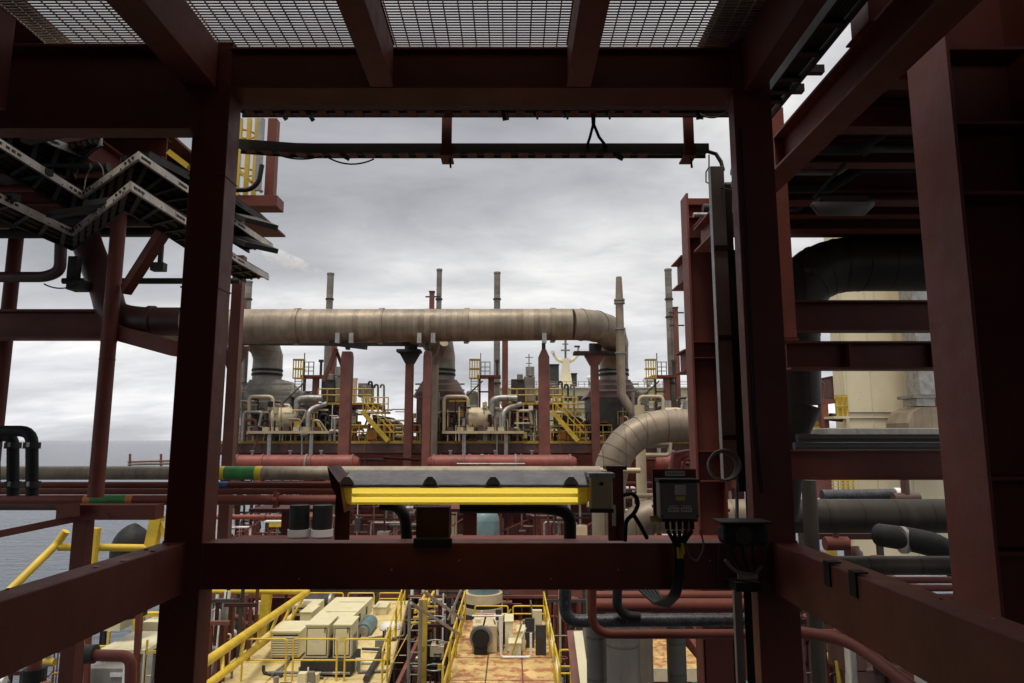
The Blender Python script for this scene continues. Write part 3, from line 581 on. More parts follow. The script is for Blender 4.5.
# ================================================================ LEFT SIDE: cable ladders overhead
def ladder_path(name_label, pts_px, z, width, side, nrail=GRYL):
    """a jogging cable ladder at height z: near side rail follows the pixels, second rail offset sideways"""
    pts = [G(px, py, z) for px, py in pts_px]
    t = thing('cable_ladder', name_label, 'cable tray', pts[len(pts)//2], 'jogging cable ladders overhead at left')
    h = .068
    far = [p + Vector((side[0], 0.5 if (0 < i < len(pts)-1 and len(pts) > 4 and i in (len(pts)//2-1, len(pts)//2, 2, 3) ) else side[1], 0)) for i, p in enumerate(pts)]
    for qi, q in enumerate((pts, far)):
        o = M()
        for i in range(len(q)-1):
            d = (q[i+1]-q[i]).normalized()
            o.bar(q[i]-d*.01+Vector((0,0,h/2)), q[i+1]+d*.012+Vector((0,0,h/2)), .012, h)
            o.bar(q[i]-d*.01+Vector((0,0,.004)), q[i+1]+d*.012+Vector((0,0,.004)), .022, .008)
        o.build('side_rail', nrail if qi == 0 else GRYD, t)
    for i in range(len(pts)-1):
        n = max(2, int((pts[i+1]-pts[i]).length / .22))
        for k in range(n):
            a = pts[i].lerp(pts[i+1], (k+.5)/n); b = far[i].lerp(far[i+1], (k+.5)/n); M().bar(a+Vector((0,0,.012)), b+Vector((0,0,.012)), .035, .016).build('rung', CAB, t)
    bp2 = M()
    for i in range(len(pts)-1):
        dn = Vector((0,0,.075)); up_ = Vector((0,0,.08)); bp2.add([pts[i]+dn, pts[i+1]+dn, far[i+1]+dn, far[i]+dn, pts[i]+up_, pts[i+1]+up_, far[i+1]+up_, far[i]+up_], [(3,2,1,0),(4,5,6,7),(0,1,5,4),(1,2,6,5),(2,3,7,6),(3,0,4,7)])
    bp2.build('shade_sheet', BLK, t)  # black sheet added to stand in for shade above rungs and cables
    # joint plates with bolt heads at the bends
    for i in range(1, len(pts)-1):
        o = M()
        for j in (-1, 1):
            e_ = pts[i].lerp(pts[i+j], .22)
            o.bar(pts[i]+Vector((0,0,h/2)), e_+Vector((0,0,h/2)), .02, h*.8)
        pl = o.build('joint_plate', nrail, t)
        for j in (-1, 1):
            for s in (.06, .12, .18):
                c = pts[i].lerp(pts[i+j], s)+Vector((0,0,h/2)); M().box(c.x-.014, c.x+.014, c.y-.02, c.y+.02, c.z-.01, c.z+.01).build('bolt', GRYD, pl)

    o = M(); nn = 6
    for k in range(nn):
        f_ = (k+.7)/(nn+.4); o.tube([a.lerp(b, f_)+Vector((0, 0, .045+.012*(k % 2))) for a, b in zip(pts, far)], .026, 6)
    o.build('cables', CAB, t)
    return t
ladder_path('pale edged cable ladder at left, jogging above the one nearest the duct', [(-40,122),(0,148),(82,199),(138,160),(187,193),(236,226),(272,250)], 2.2, .4, (-.32,.12,0))
ladder_path('pale edged cable ladder at left, the lowest, jogging just over the brown duct', [(-40,180),(0,202),(72,236),(130,190),(185,225),(236,262),(268,280)], 1.9, .4, (-.32,.12,0))
ladder_path('dim cable ladder high at left, ending in a short bent arm', [(-30,92),(0,111),(50,145),(84,158),(101,146)], 2.45, .4, (-.4,.12,0), GAL)
ladder_path('dark cable ladder end poking out right of the left column', [(150,160),(236,205),(262,222)], 2.35, .3, (-.3,.1,0), GRYD)
# shadowed steelwork and cable runs filling the space over the ladders
lu = thing('upper_steelwork', 'dark steel deck and joists over the cable ladders at left', 'steel deck', (-5.5, 7, 2.6))
M().box(-9.5, -3.7, 4.3, 10.8, 3.27, 3.3).build('plating', RED, lu)
for k in range(6): M().ibeam((-9.5, 4.5+k*.85, 3.12), (-3.75, 4.5+k*.85, 3.12), .16, .26).build('joist', RED, lu)
for k in range(4): M().ibeam((-9+k*1.6, 4.3, 2.84), (-9+k*1.6, 9.0, 2.84), .18, .28).build('girder', RED, lu)
random.seed(11)
for k in range(9):
    z0 = random.uniform(2.15, 2.75); y0 = 5.0 + k*.42; o = M(); r_ = random.choice((.03,.045,.06,.025))
    o.tube([(-9.5, y0, z0), (-6+random.uniform(-.6,.6), y0, z0), (-5.6+random.uniform(-.4,.4), y0+.3, z0+.12), (-3.6-.1*k, y0+.3, z0+.12)], r_, 8, .15)
    tag(o.build('overhead_conduit', random.choice((GRYD, RED, CAB, GRYD))), f'dark conduit in the shadows among the left cable ladders, {["nearest","second nearest","third nearest","fourth nearest","middle","fourth from the back","third from the back","second from the back","farthest back"][k]}' if k != 4 else 'middle one of the dark conduits in the shadows among the left cable ladders', 'conduit', 'conduits in the shadows at left')
for k, (px_, py_) in enumerate(((95,150),(62,190),(30,215),(150,215),(110,225))):
    z0 = 2.12 if k < 2 else 1.85; a = G(px_, py_, z0)
    o = M(); o.bar(a+Vector((-.6,.1,.12)), a+Vector((-.05,-.1,.12)), .07, .05); tag(o.build('support_arm', GRYD), ['short dark strut under the topmost pale cable ladder','dark strut near the sharp bend of the left cable ladders','dark strut over the hanging U pipe at left','dark strut beside the left column under the ladders','dark strut above the brown duct elbow'][k], 'steel arm')
o = M(); a = G(95,165,2.2); o.tube([G(84,190,2.2), P(86,175,5.9), P(96,160,5.8), P(103,168,5.8), P(104,190,5.8), P(98,203,5.9), P(86,200,6.0)], .006, 7, .12); tag(o.build('looped_cable', CABG), 'grey cable looped around the bend of the pale cable ladder', 'cable')
lf = thing('lamp_fitting', 'yellow edged fluorescent fitting glimpsed above the ladders by the left column', 'lamp', P(178,160,6.2))
M().bar(P(170,153,6.2), P(190,168,6.2), .09, .05).build('housing', YEL, lf)
# brown duct with elbow
bd = thing('brown_duct', 'brown round duct dropping from the ladders and bending right to the left column', 'duct', P(125, 335, 8))
o = M(); o.tube([P(82,225,8.3), P(88,247,8.2), P(106,290,8), P(112,316,7.9), P(140,322,7.8), P(185,322,7.8)], .17, 20, .42, steps=6); o.build('duct', BRN, bd)
c = P(152, 322, 7.8); M().cyl(c+Vector((-.03,0,0)), c+Vector((.03,0,0)), .19, 20).build('collar', BRN, bd)
M().bar(P(122,334,7.7), P(178,349,7.4), .14, .17).build('support_channel', REDN, bd)
hb = thing('header_beam', 'dark heavy horizontal beam at left against the cloudy sky', 'steel beam', P(50, 337, 8))
o = M(); o.pbox(-120, 311, 108, 337, 7.9, .03); o.build('web', RED, hb); M().pbox(-120, 309, 110, 311.5, 7.82, .2).build('flange', RED, hb); M().pbox(-120, 336, 110, 338.5, 7.82, .2).build('flange', RED, hb)
# round posts
xp = P(119, 220, 7.6).x
rp = thing('round_post', 'slim round red post rising from the pipe rack to the cable ladders, nearer the column', 'steel post', (xp, 7.6, P(100,497,7.6).z))
M().cyl((xp, 7.6, P(100,497,7.6).z), (xp, 7.6, 2.8), .08, 18).build('shaft', REDN, rp)
for yy in (342, 360): zq = P(110,yy,7.6).z; M().cyl((xp,7.6,zq), (xp,7.6,zq+.012), .084, 18).build('weld_ring', RED, rp)
M().bar(P(126,290,7.6), P(166,228,7.0), .1, .13).build('brace', REDN, rp)
xp2 = P(16, 240, 8.6).x
o = M(); o.cyl((xp2, 8.6, -8), (xp2, 8.6, 2.8), .085, 16); tag(o.build('round_post', RED), 'slim round red post at the far left edge against the sea', 'steel post')
# U shaped hanging pipe, horizontal pipe at left
o = M(); o.tube([P(-60,277,7.6), P(46,277,7.6), P(60,271,7.6), P(61,240,7.6)], .062, 12, .16); tag(o.build('hanging_pipe', BRN), 'dark pipe curving up like a J at the far left above the sea', 'pipe')
o = M(); o.tube([P(63,281,8.6), P(240,281,8.6)], .04, 10); tag(o.build('thin_pipe', GRYD), 'thin dark horizontal pipe high at left behind the round post', 'pipe')
o = M(); cable(o, P(44,284,7.6), P(78,284,7.6), .05, .008); tag(o.build('loose_cable', CAB), 'short sagging cable beneath the J shaped pipe at left', 'cable')
hk = thing('pipe_hanger', 'small dark pipe hanger left of the round post above the brown duct', 'pipe hanger', P(75,288,7.8)); M().pbox(67,256,76,282,7.8,.1).build('strap', GRYD, hk); M().pbox(66,280,84,289,7.75,.18).build('foot', GRYD, hk)
hk = thing('pipe_hanger', 'small dark clamp block hanging under the ladders beside the diagonal brace', 'pipe hanger', P(158,268,7.8)); M().pbox(150,262,163,270,7.8,.1).build('foot', GRYD, hk); M().pbox(158,245,162,262,7.8,.04).build('strap', GRYD, hk)
# black inverted U pipes at far left
for k, (x0, x1, yt_) in enumerate(((-6, 13, 436), (-16, 32, 431))):
    pp = thing('vent_pipe', ['black gooseneck vent pipe at far left, the inner one', 'black gooseneck vent pipe at far left, the outer one'][k], 'vent pipe', P(x1,494,8.0-k*.3))
    M().tube([P(x0,494,8.0-k*.3), P(x0,yt_,8.0-k*.3), P(x1,yt_,8.0-k*.3), P(x1,496,8.0-k*.3)], .062, 14, .14).build('pipe', BLK, pp)
    for yy in (445, 484):
        c = P(x1, yy, 8.0-k*.3); M().cyl(c+Vector((0,0,.03)), c-Vector((0,0,.04)), .085, 14).build('flange', GRYD, pp); M().box(c.x+.0, c.x+.03, c.y-.09, c.y-.08, c.z-.02, c.z+.03).build('tag', GAL, pp)
# ================================================================ PIPE RACK (about 10 m away)
def hpipe(x0, x1, y, Y, rpx, mat, label, bands=(), y1=None, flanges=(), cat='pipe', name='rack_pipe', group=None):
    a = P(x0, y, Y); b = P(x1, y if y1 is None else y1, Y); r = U(rpx, Y); a.z = b.z if y1 is None else a.z
    if not bands and not flanges:
        return tag(M().cyl(a, b, r, 16).build(name, mat), label, cat, group)
    t = thing(name, label, cat, (a+b)/2, group)
    M().cyl(a, b, r, 20).build('pipe', mat, t)
    for (u0, u1, m2) in bands:
        p = P(u0, y, Y); q = P(u1, y, Y); f0 = (p.x-a.x)/(b.x-a.x); f1 = (q.x-a.x)/(b.x-a.x); p = a.lerp(b, f0); q = a.lerp(b, f1); M().cyl(p, q, r+.002, 20).build('painted_band', m2, t)
    for u in flanges:
        f0 = (P(u,y,Y).x-a.x)/(b.x-a.x); p = a.lerp(b, f0); M().cyl(p-Vector((.03,0,0)), p+Vector((.03,0,0)), r*1.45, 16).build('flange', mat, t)
    return t
hpipe(-260, 600, 473, 10.0, 6.6, RACK, 'beige rack pipe with a green band between yellow rings, topmost at left', [(221, 225.5, YBD), (225.5, 256, GRN), (256, 262.5, YBD)])
hpipe(-260, 400, 485, 10.15, 3.2, REDN, 'red rack pipe with a blue painted band, just under the beige pipe', [(212, 228, BLU)])
hpipe(-260, 400, 491.5, 10.1, 3.0, REDN, 'thin plain red rack pipe, third from the top at left')
hpipe(-260, 345, 500, 9.9, 4.8, REDN, 'red rack pipe with a green band between orange rings, lowest at left', [(85, 92, ORG), (92, 127, GRN), (127, 134, ORG)], flanges=(277,))
hpipe(-260, 150, 507, 10.3, 3.2, BRN, 'brown rack pipe running under the lowest banded pipe at far left')
hpipe(360, 640, 470.5, 11.2, 2.6, BEI, 'slim beige pipe just behind the top of the light housing', y1=470.5)
pc = thing('pipe_shoe', 'small red pipe clamp standing on the lowest rack pipe, right of the left column', 'pipe clamp', P(277,506,9.8)); c = P(277,500,9.85); M().cyl(c+Vector((0,-.08,-.1)), c+Vector((0,-.08,.12)), .03, 10).build('bolt', REDN, pc); M().cyl(c+Vector((-.03,-.08,-.0)), c+Vector((.03,-.08,.0)), .055, 12).build('clamp', REDN, pc)
cl = thing('pipe_coupling', 'white and grey clamp plate on the pipes just above the light', 'pipe clamp', P(520,478,10.6)); M().pbox(490,468,518,479,10.6,.1).build('plate', WHT, cl); M().prism(P(497,475,10.5), P(517,475,10.5), [(-.02,-.03),(.03,-.03),(0,.06)]).build('wedge', GRYD, cl); M().cyl(P(457,464,10.6), P(525,464,10.6), .015, 6).build('rod', GAL, cl)
# rack supports
rs = thing('rack_support', 'dark red bracket and post carrying the pipe rack at left', 'pipe support', P(75,683,9.6))
xs0 = P(75, 540, 9.6).x
M().pbox(56, 505, 155, 520, 9.5, .25).build('cross_arm', REDN, rs, .004); M().box(xs0-.02, xs0+.16, 9.55, 9.75, -9, P(75,516,9.6).z-.002).build('post', RED, rs, .004)
o = M(); o.add([P(56,505,9.3), P(80,502,9.3), P(80,516,9.3), P(56,519,9.3), P(56,505,9.49), P(80,502,9.49), P(80,516,9.49), P(56,519,9.49)], [(3,2,1,0),(4,5,6,7),(0,1,5,4),(1,2,6,5),(2,3,7,6),(3,0,4,7)]); o.build('gusset', REDN, rs)
M().bar(P(-20,538,9.4), P(78,518,9.6), .085, .095).build('outrigger', REDN, rs)
for (xq) in (290, 470, 690): 
    o = thing('rack_post', {290:'dark rack post hidden mostly behind the left half of the view under the pipes', 470:'dark rack post under the pipes behind the middle of the light', 690:'dark rack post under the pipes behind the junction box'}[xq], 'pipe support', P(xq,500,10.3)); X = P(xq,500,10.5).x; M().box(X-.1, X+.1, 10.45, 10.65, P(xq,575,10.5).z, P(xq,510,10.5).z).build('post', RED, o) ; M().box(X-.5, X+.5, 10.2, 10.9, P(xq,510,10.5).z+.002, P(xq,507,10.5).z).build('cap_beam', RED, o)
# the two black pipe stubs with white feet
for k, px_ in enumerate((300, 323)):
    Y = 8.5; bb = thing('black_riser', ['left one of two thick black risers with white foot rings under the rack', 'right one of two thick black risers with white foot rings under the rack'][k], 'pipe', P(px_,538,Y), 'black risers with white feet')
    a = P(px_, 505, Y); b = P(px_, 529, Y); b.x = a.x; M().cyl(b, a, U(9.5, Y), 20).build('pipe', BLK, bb); c = P(px_,536,Y); c.x = a.x; M().cyl(c, b, U(10.5, Y), 20).build('foot_ring', WHT, bb)
tag(M().box(P(225,560,8.3).x, P(740,560,8.3).x, 8.2, 8.8, P(300,575,8.4).z, P(300,537,8.5).z-.02).build('riser_shelf', RED), 'dark red shelf beam carrying the black risers behind the lower beam', 'steel beam')
tag(M().box(P(225,560,10.3).x, P(760,560,10.3).x, 10.3, 11.3, P(300,584,10.4).z, P(300,576,10.5).z-.02).build('rack_beam', RED), 'dark red beam carrying the rack posts behind the lower beam', 'steel beam')
# ================================================================ SECOND BEIGE PIPES (12-14 m)
Y = 13.0
ep = thing('elbow_pipe', 'large beige clad pipe rising behind the light and bending right to the red column', 'pipe', P(614, 600, Y))
a = P(760, 426, Y+.6); b = P(607, 428.5, Y); c = P(607, 560, Y); rr = U(16.5, Y)
# elbow in gored segments
b.z = a.z; c.x = b.x; c.z = -9
o = M(); bendk = U(72, Y); A = b + (a-b).normalized()*bendk; C = b + Vector((0,0,-1))*bendk
o.tube([a] + [A*(1-t)**2 + b*2*t*(1-t) + C*t*t for t in [i/8 for i in range(9)]] + [Vector((b.x,Y,-9))], rr, 28)
o.build('pipe', PIPEC, ep)
for t in [i/10 for i in range(11)]:
    p = A*(1-t)**2 + b*2*t*(1-t) + C*t*t; d = ((b-A)*(1-t)+(C-b)*t).normalized(); M().cyl(p-d*.01, p+d*.01, rr+.006, 28).build('seam_ring', PIPEC, ep)
for px_ in (676, 682, 694): p = P(px_, 426, Y+.3); p.z = a.z; f0 = (p.x-b.x)/(a.x-b.x); p = b.lerp(a, f0); M().cyl(p-Vector((.015,0,0)), p+Vector((.015,0,0)), rr+.01, 28).build('band', PIPEC, ep)
Y = 12.2
lp = thing('long_pipe', 'long clad pipe passing behind the junction box and turning dark at right', 'pipe', P(700, 530, Y))
a = P(640, 516, Y); a2 = P(1060, 516, Y); a2.z = a.z; rr = U(16, Y)
M().tube([Vector((P(634,560,Y).x, Y+.1, -9)), Vector((P(634,560,Y).x, Y, a.z)), Vector((P(778,516,Y).x, Y, a.z))], rr, 24, .42, steps=8).build('pipe', PIPEC, lp)
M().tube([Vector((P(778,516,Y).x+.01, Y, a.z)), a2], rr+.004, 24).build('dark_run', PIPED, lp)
M().cyl(P(653,516,Y)-Vector((.02,0,0)), P(653,516,Y)+Vector((.02,0,0)), rr+.02, 24).build('seam_ring', PIPEC, lp)
# slim vertical pipes seen behind the elbow and below the beam
for (x_, y0, y1, Y, r_, mt, lb_) in ((641, 405, 520, 14, 5, BEI, 'slim beige vertical pipe just under the arch of the large elbow pipe'),
        (596, 560, 760, 11, 9.5, DUCTV, 'pale clad vertical pipe below the beam, left of the thick risers'),
        (622, 560, 760, 10.6, 15.5, DUCTV, 'thick clad vertical pipe below the beam, between the two slimmer risers'),
        (676, 600, 760, 12.5, 9, PIPEV, 'grey green vertical pipe below the beam, rightmost of the risers')):
    a = P(x_, y0, Y); b = P(x_, y1, Y); b.x = a.x = P(x_, (y0+min(y1,683))/2, Y).x; tag(M().cyl(b, a, U(r_, Y), 18).build('vertical_pipe', mt), lb_, 'pipe')
o = M(); o.tube([P(640,455,14.5), P(669,455,14.5), P(670,445,14.5), P(670,440,14.5)], U(2.2,14.5), 10, .08); tag(o.build('small_pipe', BEI), 'thin beige pipe bending up under the large elbow pipe', 'pipe')
o = M(); o.tube([P(600,497,13.5), P(655,495.5,13.5)], U(2.3,13.5), 10); tag(o.build('small_pipe', BEI), 'short thin beige pipe between the light end bracket and junction box', 'pipe')
o = M(); o.tube([P(645,444,14.5), P(668,444,14.5)], U(4,14.5), 10); tag(o.build('small_pipe', GRY), 'stubby grey horizontal pipe under the arch of the elbow pipe', 'pipe')
# red valve actuator under the elbow
rv = thing('red_valve', 'bright red valve body under the elbow pipe by the red column', 'valve', P(682,478,13.5))
c = P(683,466,13.6); M().tube([c+Vector((-.2,0,-.2)), c+Vector((-.12,0,.18)), c+Vector((.1,0,.22)), c+Vector((.2,0,.1))], [.12,.13,.12,.06], 14).build('body', REDV, rv)
M().torus(c+Vector((.08,-.2,.03)), .11, .03, (0.3,1,0)).build('handwheel', REDV, rv); M().cyl(c+Vector((.08,-.2,.03)), c+Vector((.08,.1,.03)), .03, 8).build('stem', GRYD, rv); M().box(c.x-.22, c.x+.4, c.y-.1, c.y+.2, c.z-.35, c.z-.12).build('base', REDF, rv)
# lower pipes just below the beam, 6 m away
hpipe(595, 800, 596, 6.6, 4.6, REDN, 'red pipe directly under the lower beam at right, upper of the two thick ones')
hpipe(590, 800, 605.5, 6.3, 6.5, REDN, 'thicker red pipe below its neighbour under the lower beam at right')
o = thing('jacketed_pipe', 'black and silver jacketed pipe with a cable elbow under the beam at right', 'pipe', P(650,621,6.0)); M().tube([P(565,560,6.0), P(565,621,6.0), P(800,619,6.0)], U(6,6.0), 16, .12, steps=6).build('pipe', SHIN, o)
M().tube([P(618,570,5.9), P(617,606,5.9), P(626,616,5.9), P(640,617,5.9)], U(4.6,5.9), 12, .04).build('branch', BLK, o)
o = thing('red_pipe', 'red pipe turning down from the beam and running right, lowest under the beam', 'pipe', P(650,634,5.7)); M().tube([P(592,570,5.7), P(592,634,5.7), P(860,634,5.7)], U(4.3,5.7), 14, .16, steps=7).build('pipe', REDN, o)
# ================================================================ MIDDLE RIGHT: red H column with brackets (9 m)
Y = 9.0
mc = thing('bracket_column', 'tall red H column with stub arms and an open top, left of the cable duct', 'steel column', (P(698,300,Y).x, Y, -9))
X0 = P(691.5, 341, Y).x; X1 = P(721, 341, Y).x; zt = P(698, 193, Y).z
M().box(X0, X0+.03, Y, Y+.32, -9, zt).build('flange', REDN, mc, .003); M().box(X1-.02, X1, Y, Y+.32, -9, zt).build('flange', REDN, mc, .003)
M().box(X0+.03, X1-.02, Y+.15, Y+.165, -9, zt-.02).build('web', RED, mc)
for yy in (204, 217, 237, 342, 358, 452, 482):
    zz = P(698, yy, Y).z; M().box(X0+.031, X1-.021, Y+.02, Y+.149, zz, zz+.015).build('stiffener', RED, mc)
# stub arms running away to the right/back and left
M().ibeam((X0+.17, Y-.02, P(700,240,Y).z), (X0+.17, Y-2.6, P(700,240,Y).z), .2, .36).build('side_arm', REDN, mc)
for (yt_, yb_, xo) in ((255, 282, 672), (349, 371, 675)):
    zt2 = P(690, yt_, Y+.4).z; zb2 = P(690, yb_, Y+.4).z; X2 = P(xo, yt_, Y+.4).x - .0
    a = Vector((X0+.1, Y+.4, (zt2+zb2)/2)); b = Vector((X0+.1, Y+1.0, (zt2+zb2)/2)); M().ibeam(a, b, .2, zt2-zb2, .02).build('stub_arm', REDN, mc)
# ================================================================ RIGHT: dark pipes
Y = 8.6
de = thing('large_elbow', 'large dark clad duct coming from the right and turning down behind the right column', 'duct', P(800, 430, Y))
a = P(1100, 264, Y); b = P(786, 264, Y); a.z = b.z; rr = U(28, Y); rv2 = U(16, Y)
o = M(); kx = U(75, Y); A = b + Vector((kx,0,0)); C = b + Vector((0,0,-kx))
bz = [A*(1-t)**2 + b*2*t*(1-t) + C*t*t for t in [i/8 for i in range(9)]]
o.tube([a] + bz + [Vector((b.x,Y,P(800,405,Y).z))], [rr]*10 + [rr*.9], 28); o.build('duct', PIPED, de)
for t in [i/6 for i in range(7)]:
    p = A*(1-t)**2 + b*2*t*(1-t) + C*t*t; d = ((b-A)*(1-t)+(C-b)*t).normalized(); M().cyl(p-d*.008, p+d*.008, rr+.006, 28).build('seam_ring', PIPED, de)
z4 = P(800,405,Y).z; z5 = P(800,440,Y).z
M().tube([Vector((b.x,Y,z4-.001)), Vector((b.x-.1,Y,z5)), Vector((b.x-.2,Y,P(780,520,Y).z))], [rr*.9, rr*.6, rr*.45], 24).build('riser', PIPED, de)
for (x0, x1, ya, yb_, Yq, r_, mt, lb_) in ((797, 1000, 438, 440, 8.2, 4.2, PIPEV, 'upper one of two slim grey pipes above the lowest dark cross beam'),
        (794, 1000, 446, 448, 8.0, 3.8, PIPEV, 'lower one of two slim grey pipes above the lowest dark cross beam'),):
    hpipe(x0, x1, ya, Yq, r_, mt, lb_, y1=ya, flanges=())
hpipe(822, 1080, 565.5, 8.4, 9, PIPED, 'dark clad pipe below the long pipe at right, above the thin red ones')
for k, yy in enumerate((580, 588, 597, 605)):
    hpipe(800, 1080, yy, 8.0-.1*k, 3.3, REDN, ['first from the top', 'second from the top', 'third from the top', 'lowest'][k] + ' of four thin red pipes stacked at the lower right', group='four thin red pipes at right')
sp = thing('strapped_pipe', 'black pipe with a silver clamp end above the long dark pipe at right', 'pipe', P(860,497,14)); M().cyl(P(822,496,14), P(893,495,14), U(6,14), 16).build('pipe', SHIN, sp); c = P(897,495,14); M().cyl(c-Vector((.06,0,0)), c+Vector((.06,0,0)), U(7,14), 16).build('clamp', WHT, sp)
vb = thing('small_valve', 'rusty valve stem standing above the long dark pipe by the cream wall', 'valve', P(907,500,13.6)); c = P(906,498,13.6); M().cyl(c, c+Vector((0,0,.35)), .08, 10).build('bonnet', BRN, vb); M().cyl(c+Vector((0,0,.35)), c+Vector((0,0,.62)), .05, 8).build('stem', REDF, vb); M().cyl(c-Vector((.25,0,0)), c+Vector((.25,0,0)), .1, 12).build('body', BRN, vb)
o = thing('flexible_duct', 'shiny black elbow duct low at right between the two dark pipes', 'duct', P(920,550,10)); M().tube([P(880,535,11), P(915,540,10.4), P(945,548,10), P(965,580,9.9)], U(12,10), 20, .3).build('duct', BLK, o); c = P(903,540,10.5); M().cyl(c-Vector((.03,0,0)), c+Vector((.03,0,0)), U(13.5,10), 20).build('collar', GAL, o)
o = M(); o.cyl((P(808,540,11).x,11,-9), (P(808,470,11).x,11,P(808,480,11).z), U(7,11), 14); tag(o.build('vertical_pipe', PIPED), 'short dark vertical pipe just right of the right column, low down', 'pipe')
# side-beam cable clamps
for k, (px_, py_) in enumerate(((828, 572), (854, 582))):
    d = ray(px_, py_); Xs = P(772, 541, 4).x; t = Xs/d.x; c = d*t
    q = thing('beam_clip', ['nearer the column', 'further from the column'][k] + ', small black clip hooked on the right side beam', 'clip', c); M().box(c.x-.008, c.x-.001, c.y-.03, c.y+.03, c.z-.06, ZB+.01).build('plate', BLK, q); M().box(c.x-.008, c.x+.05, c.y-.03, c.y+.03, ZB+.011, ZB+.018).build('hook', BLK, q)
# diagonal red pipe lower right behind side beam
o = M(); o.tube([P(800,632,5.5), P(850,640,5.2), P(915,690,4.6)], U(6,5), 12, .2); tag(o.build('red_pipe', REDN), 'dark red pipe slanting down below the right side beam', 'pipe')
# ================================================================ small tower right of left column (upper left)
Y = 8.0
tw = thing('ladder_platform', 'small red platform with yellow ladder cage high beside the left column', 'platform', P(255, 207, Y))
M().pbox(230, 195, 277, 206, Y-.1, .25).build('channel', REDN, tw, .004); M().pbox(266, 118, 275, 195, Y, .12).build('post', REDN, tw, .003); M().pbox(256, 118, 262, 190, Y+.1, .05).build('panel', GAL, tw)
for px_ in (236, 245, 253): M().pbox(px_, 118, px_+4, 196, Y+.3, .04).build('cage_bar', YEL, tw)
for yy in (134, 172): M().torus(P(245,yy,Y+.5), .13, .015, (0,0,1), 18, 6).build('hoop', YEL, tw)
M().bar(P(236,168,Y+.2), P(262,192,Y+.2), .03, .04).build('brace', YEL, tw); M().tube([P(236,190,Y-.1), P(250,190,Y-.1), P(259,182,Y-.1), P(262,165,Y-.1)], .03, 8, .1).build('cable', CAB, tw)
M().pbox(235, 206, 241, 240, Y+.2, .12).build('leg', RED, tw)
for k, (y0) in enumerate((222, 246)):
    c = P(235, y0, 7.2); o = M(); o.bar(P(222,y0-14,7.2), P(262,y0+2,6.6), .35, .05); tag(o.build('tray_end', GRYD), ['upper', 'lower'][k] + ' dark cable tray end jutting out right of the left column', 'cable tray')
o = thing('tall_post', 'slender red post hugging the right side of the left column', 'steel post', P(229,470,11)); X = P(231,380,11).x; M().box(X-.08, X+.09, 11, 11.15, P(231,570,11).z, P(231,255,11).z).build('shaft', REDF, o, .004); M().bar((X+.02,11.1,P(231,380,11).z), (X-.35,11.1,P(231,320,11).z), .08, .1).build('brace', REDF, o)
# ================================================================ LARGE EXHAUST DUCT across the modules (45 m)
YD = 45.0
dt = thing('exhaust_duct', 'large beige clad exhaust duct spanning the three far modules', 'duct', P(420, 345, YD))
R_ = U(18, YD); zc = P(420, 327, YD).z
xl = P(150, 327, YD).x; xr = P(572, 327, YD).x
pend = Vector((P(610, 340, YD+4.2).x, YD+4.6, zc-.4)); pdn = Vector((P(615, 352, 50).x, 50.6, P(615,352,50).z))
# main run, then a gored elbow bending back and down
zl = P(200,327,YD).z; Rr = U(16.0, YD); zc = P(420, 324.5, YD).z
main = M(); main.cyl((xl, YD, zl), (xr, YD, zc), R_, 36, Rr); main.build('duct', DUCT, dt)
el = M(); p0 = Vector((xr, YD, zc)); c1 = Vector((xr+2.7, YD+.2, zc)); c2 = Vector((P(617,330,YD+5).x, YD+6.2, zc+.6)); c3 = Vector((P(614,360,52.3).x, 52.3, P(613,362,52.3).z))
pts = [p0*(1-t)**3 + c1*3*t*(1-t)**2 + c2*3*t*t*(1-t) + c3*t**3 for t in [i/12 for i in range(13)]]
el.tube([pts[0]-Vector((.02,0,0))] + pts[1:], [Rr*(1+.02*i/12) for i in range(13)], 32); el.build('elbow', DUCTP, dt)
for t in (1, 3, 5, 7, 9):
    p = pts[t]; d = (pts[t+1]-pts[t-1]).normalized(); M().cyl(p-d*.06, p+d*.06, Rr*(1+.02*t/12)+.04, 32).build('seam_ring', DUCT, dt)
for px_ in (214, 298, 382, 467, 553):
    x = P(px_, 327, YD).x; f0 = (x-xl)/(xr-xl); zz = zl+(zc-zl)*f0; r0 = R_+(Rr-R_)*f0; M().cyl((x-.16, YD, zz), (x+.16, YD, zz), r0+.07, 36).build('band', DUCT, dt); M().box(x-.2, x+.1, YD-.2, YD+.2, zz-r0-.14, zz-r0-.04).build('drain', GRY, dt)
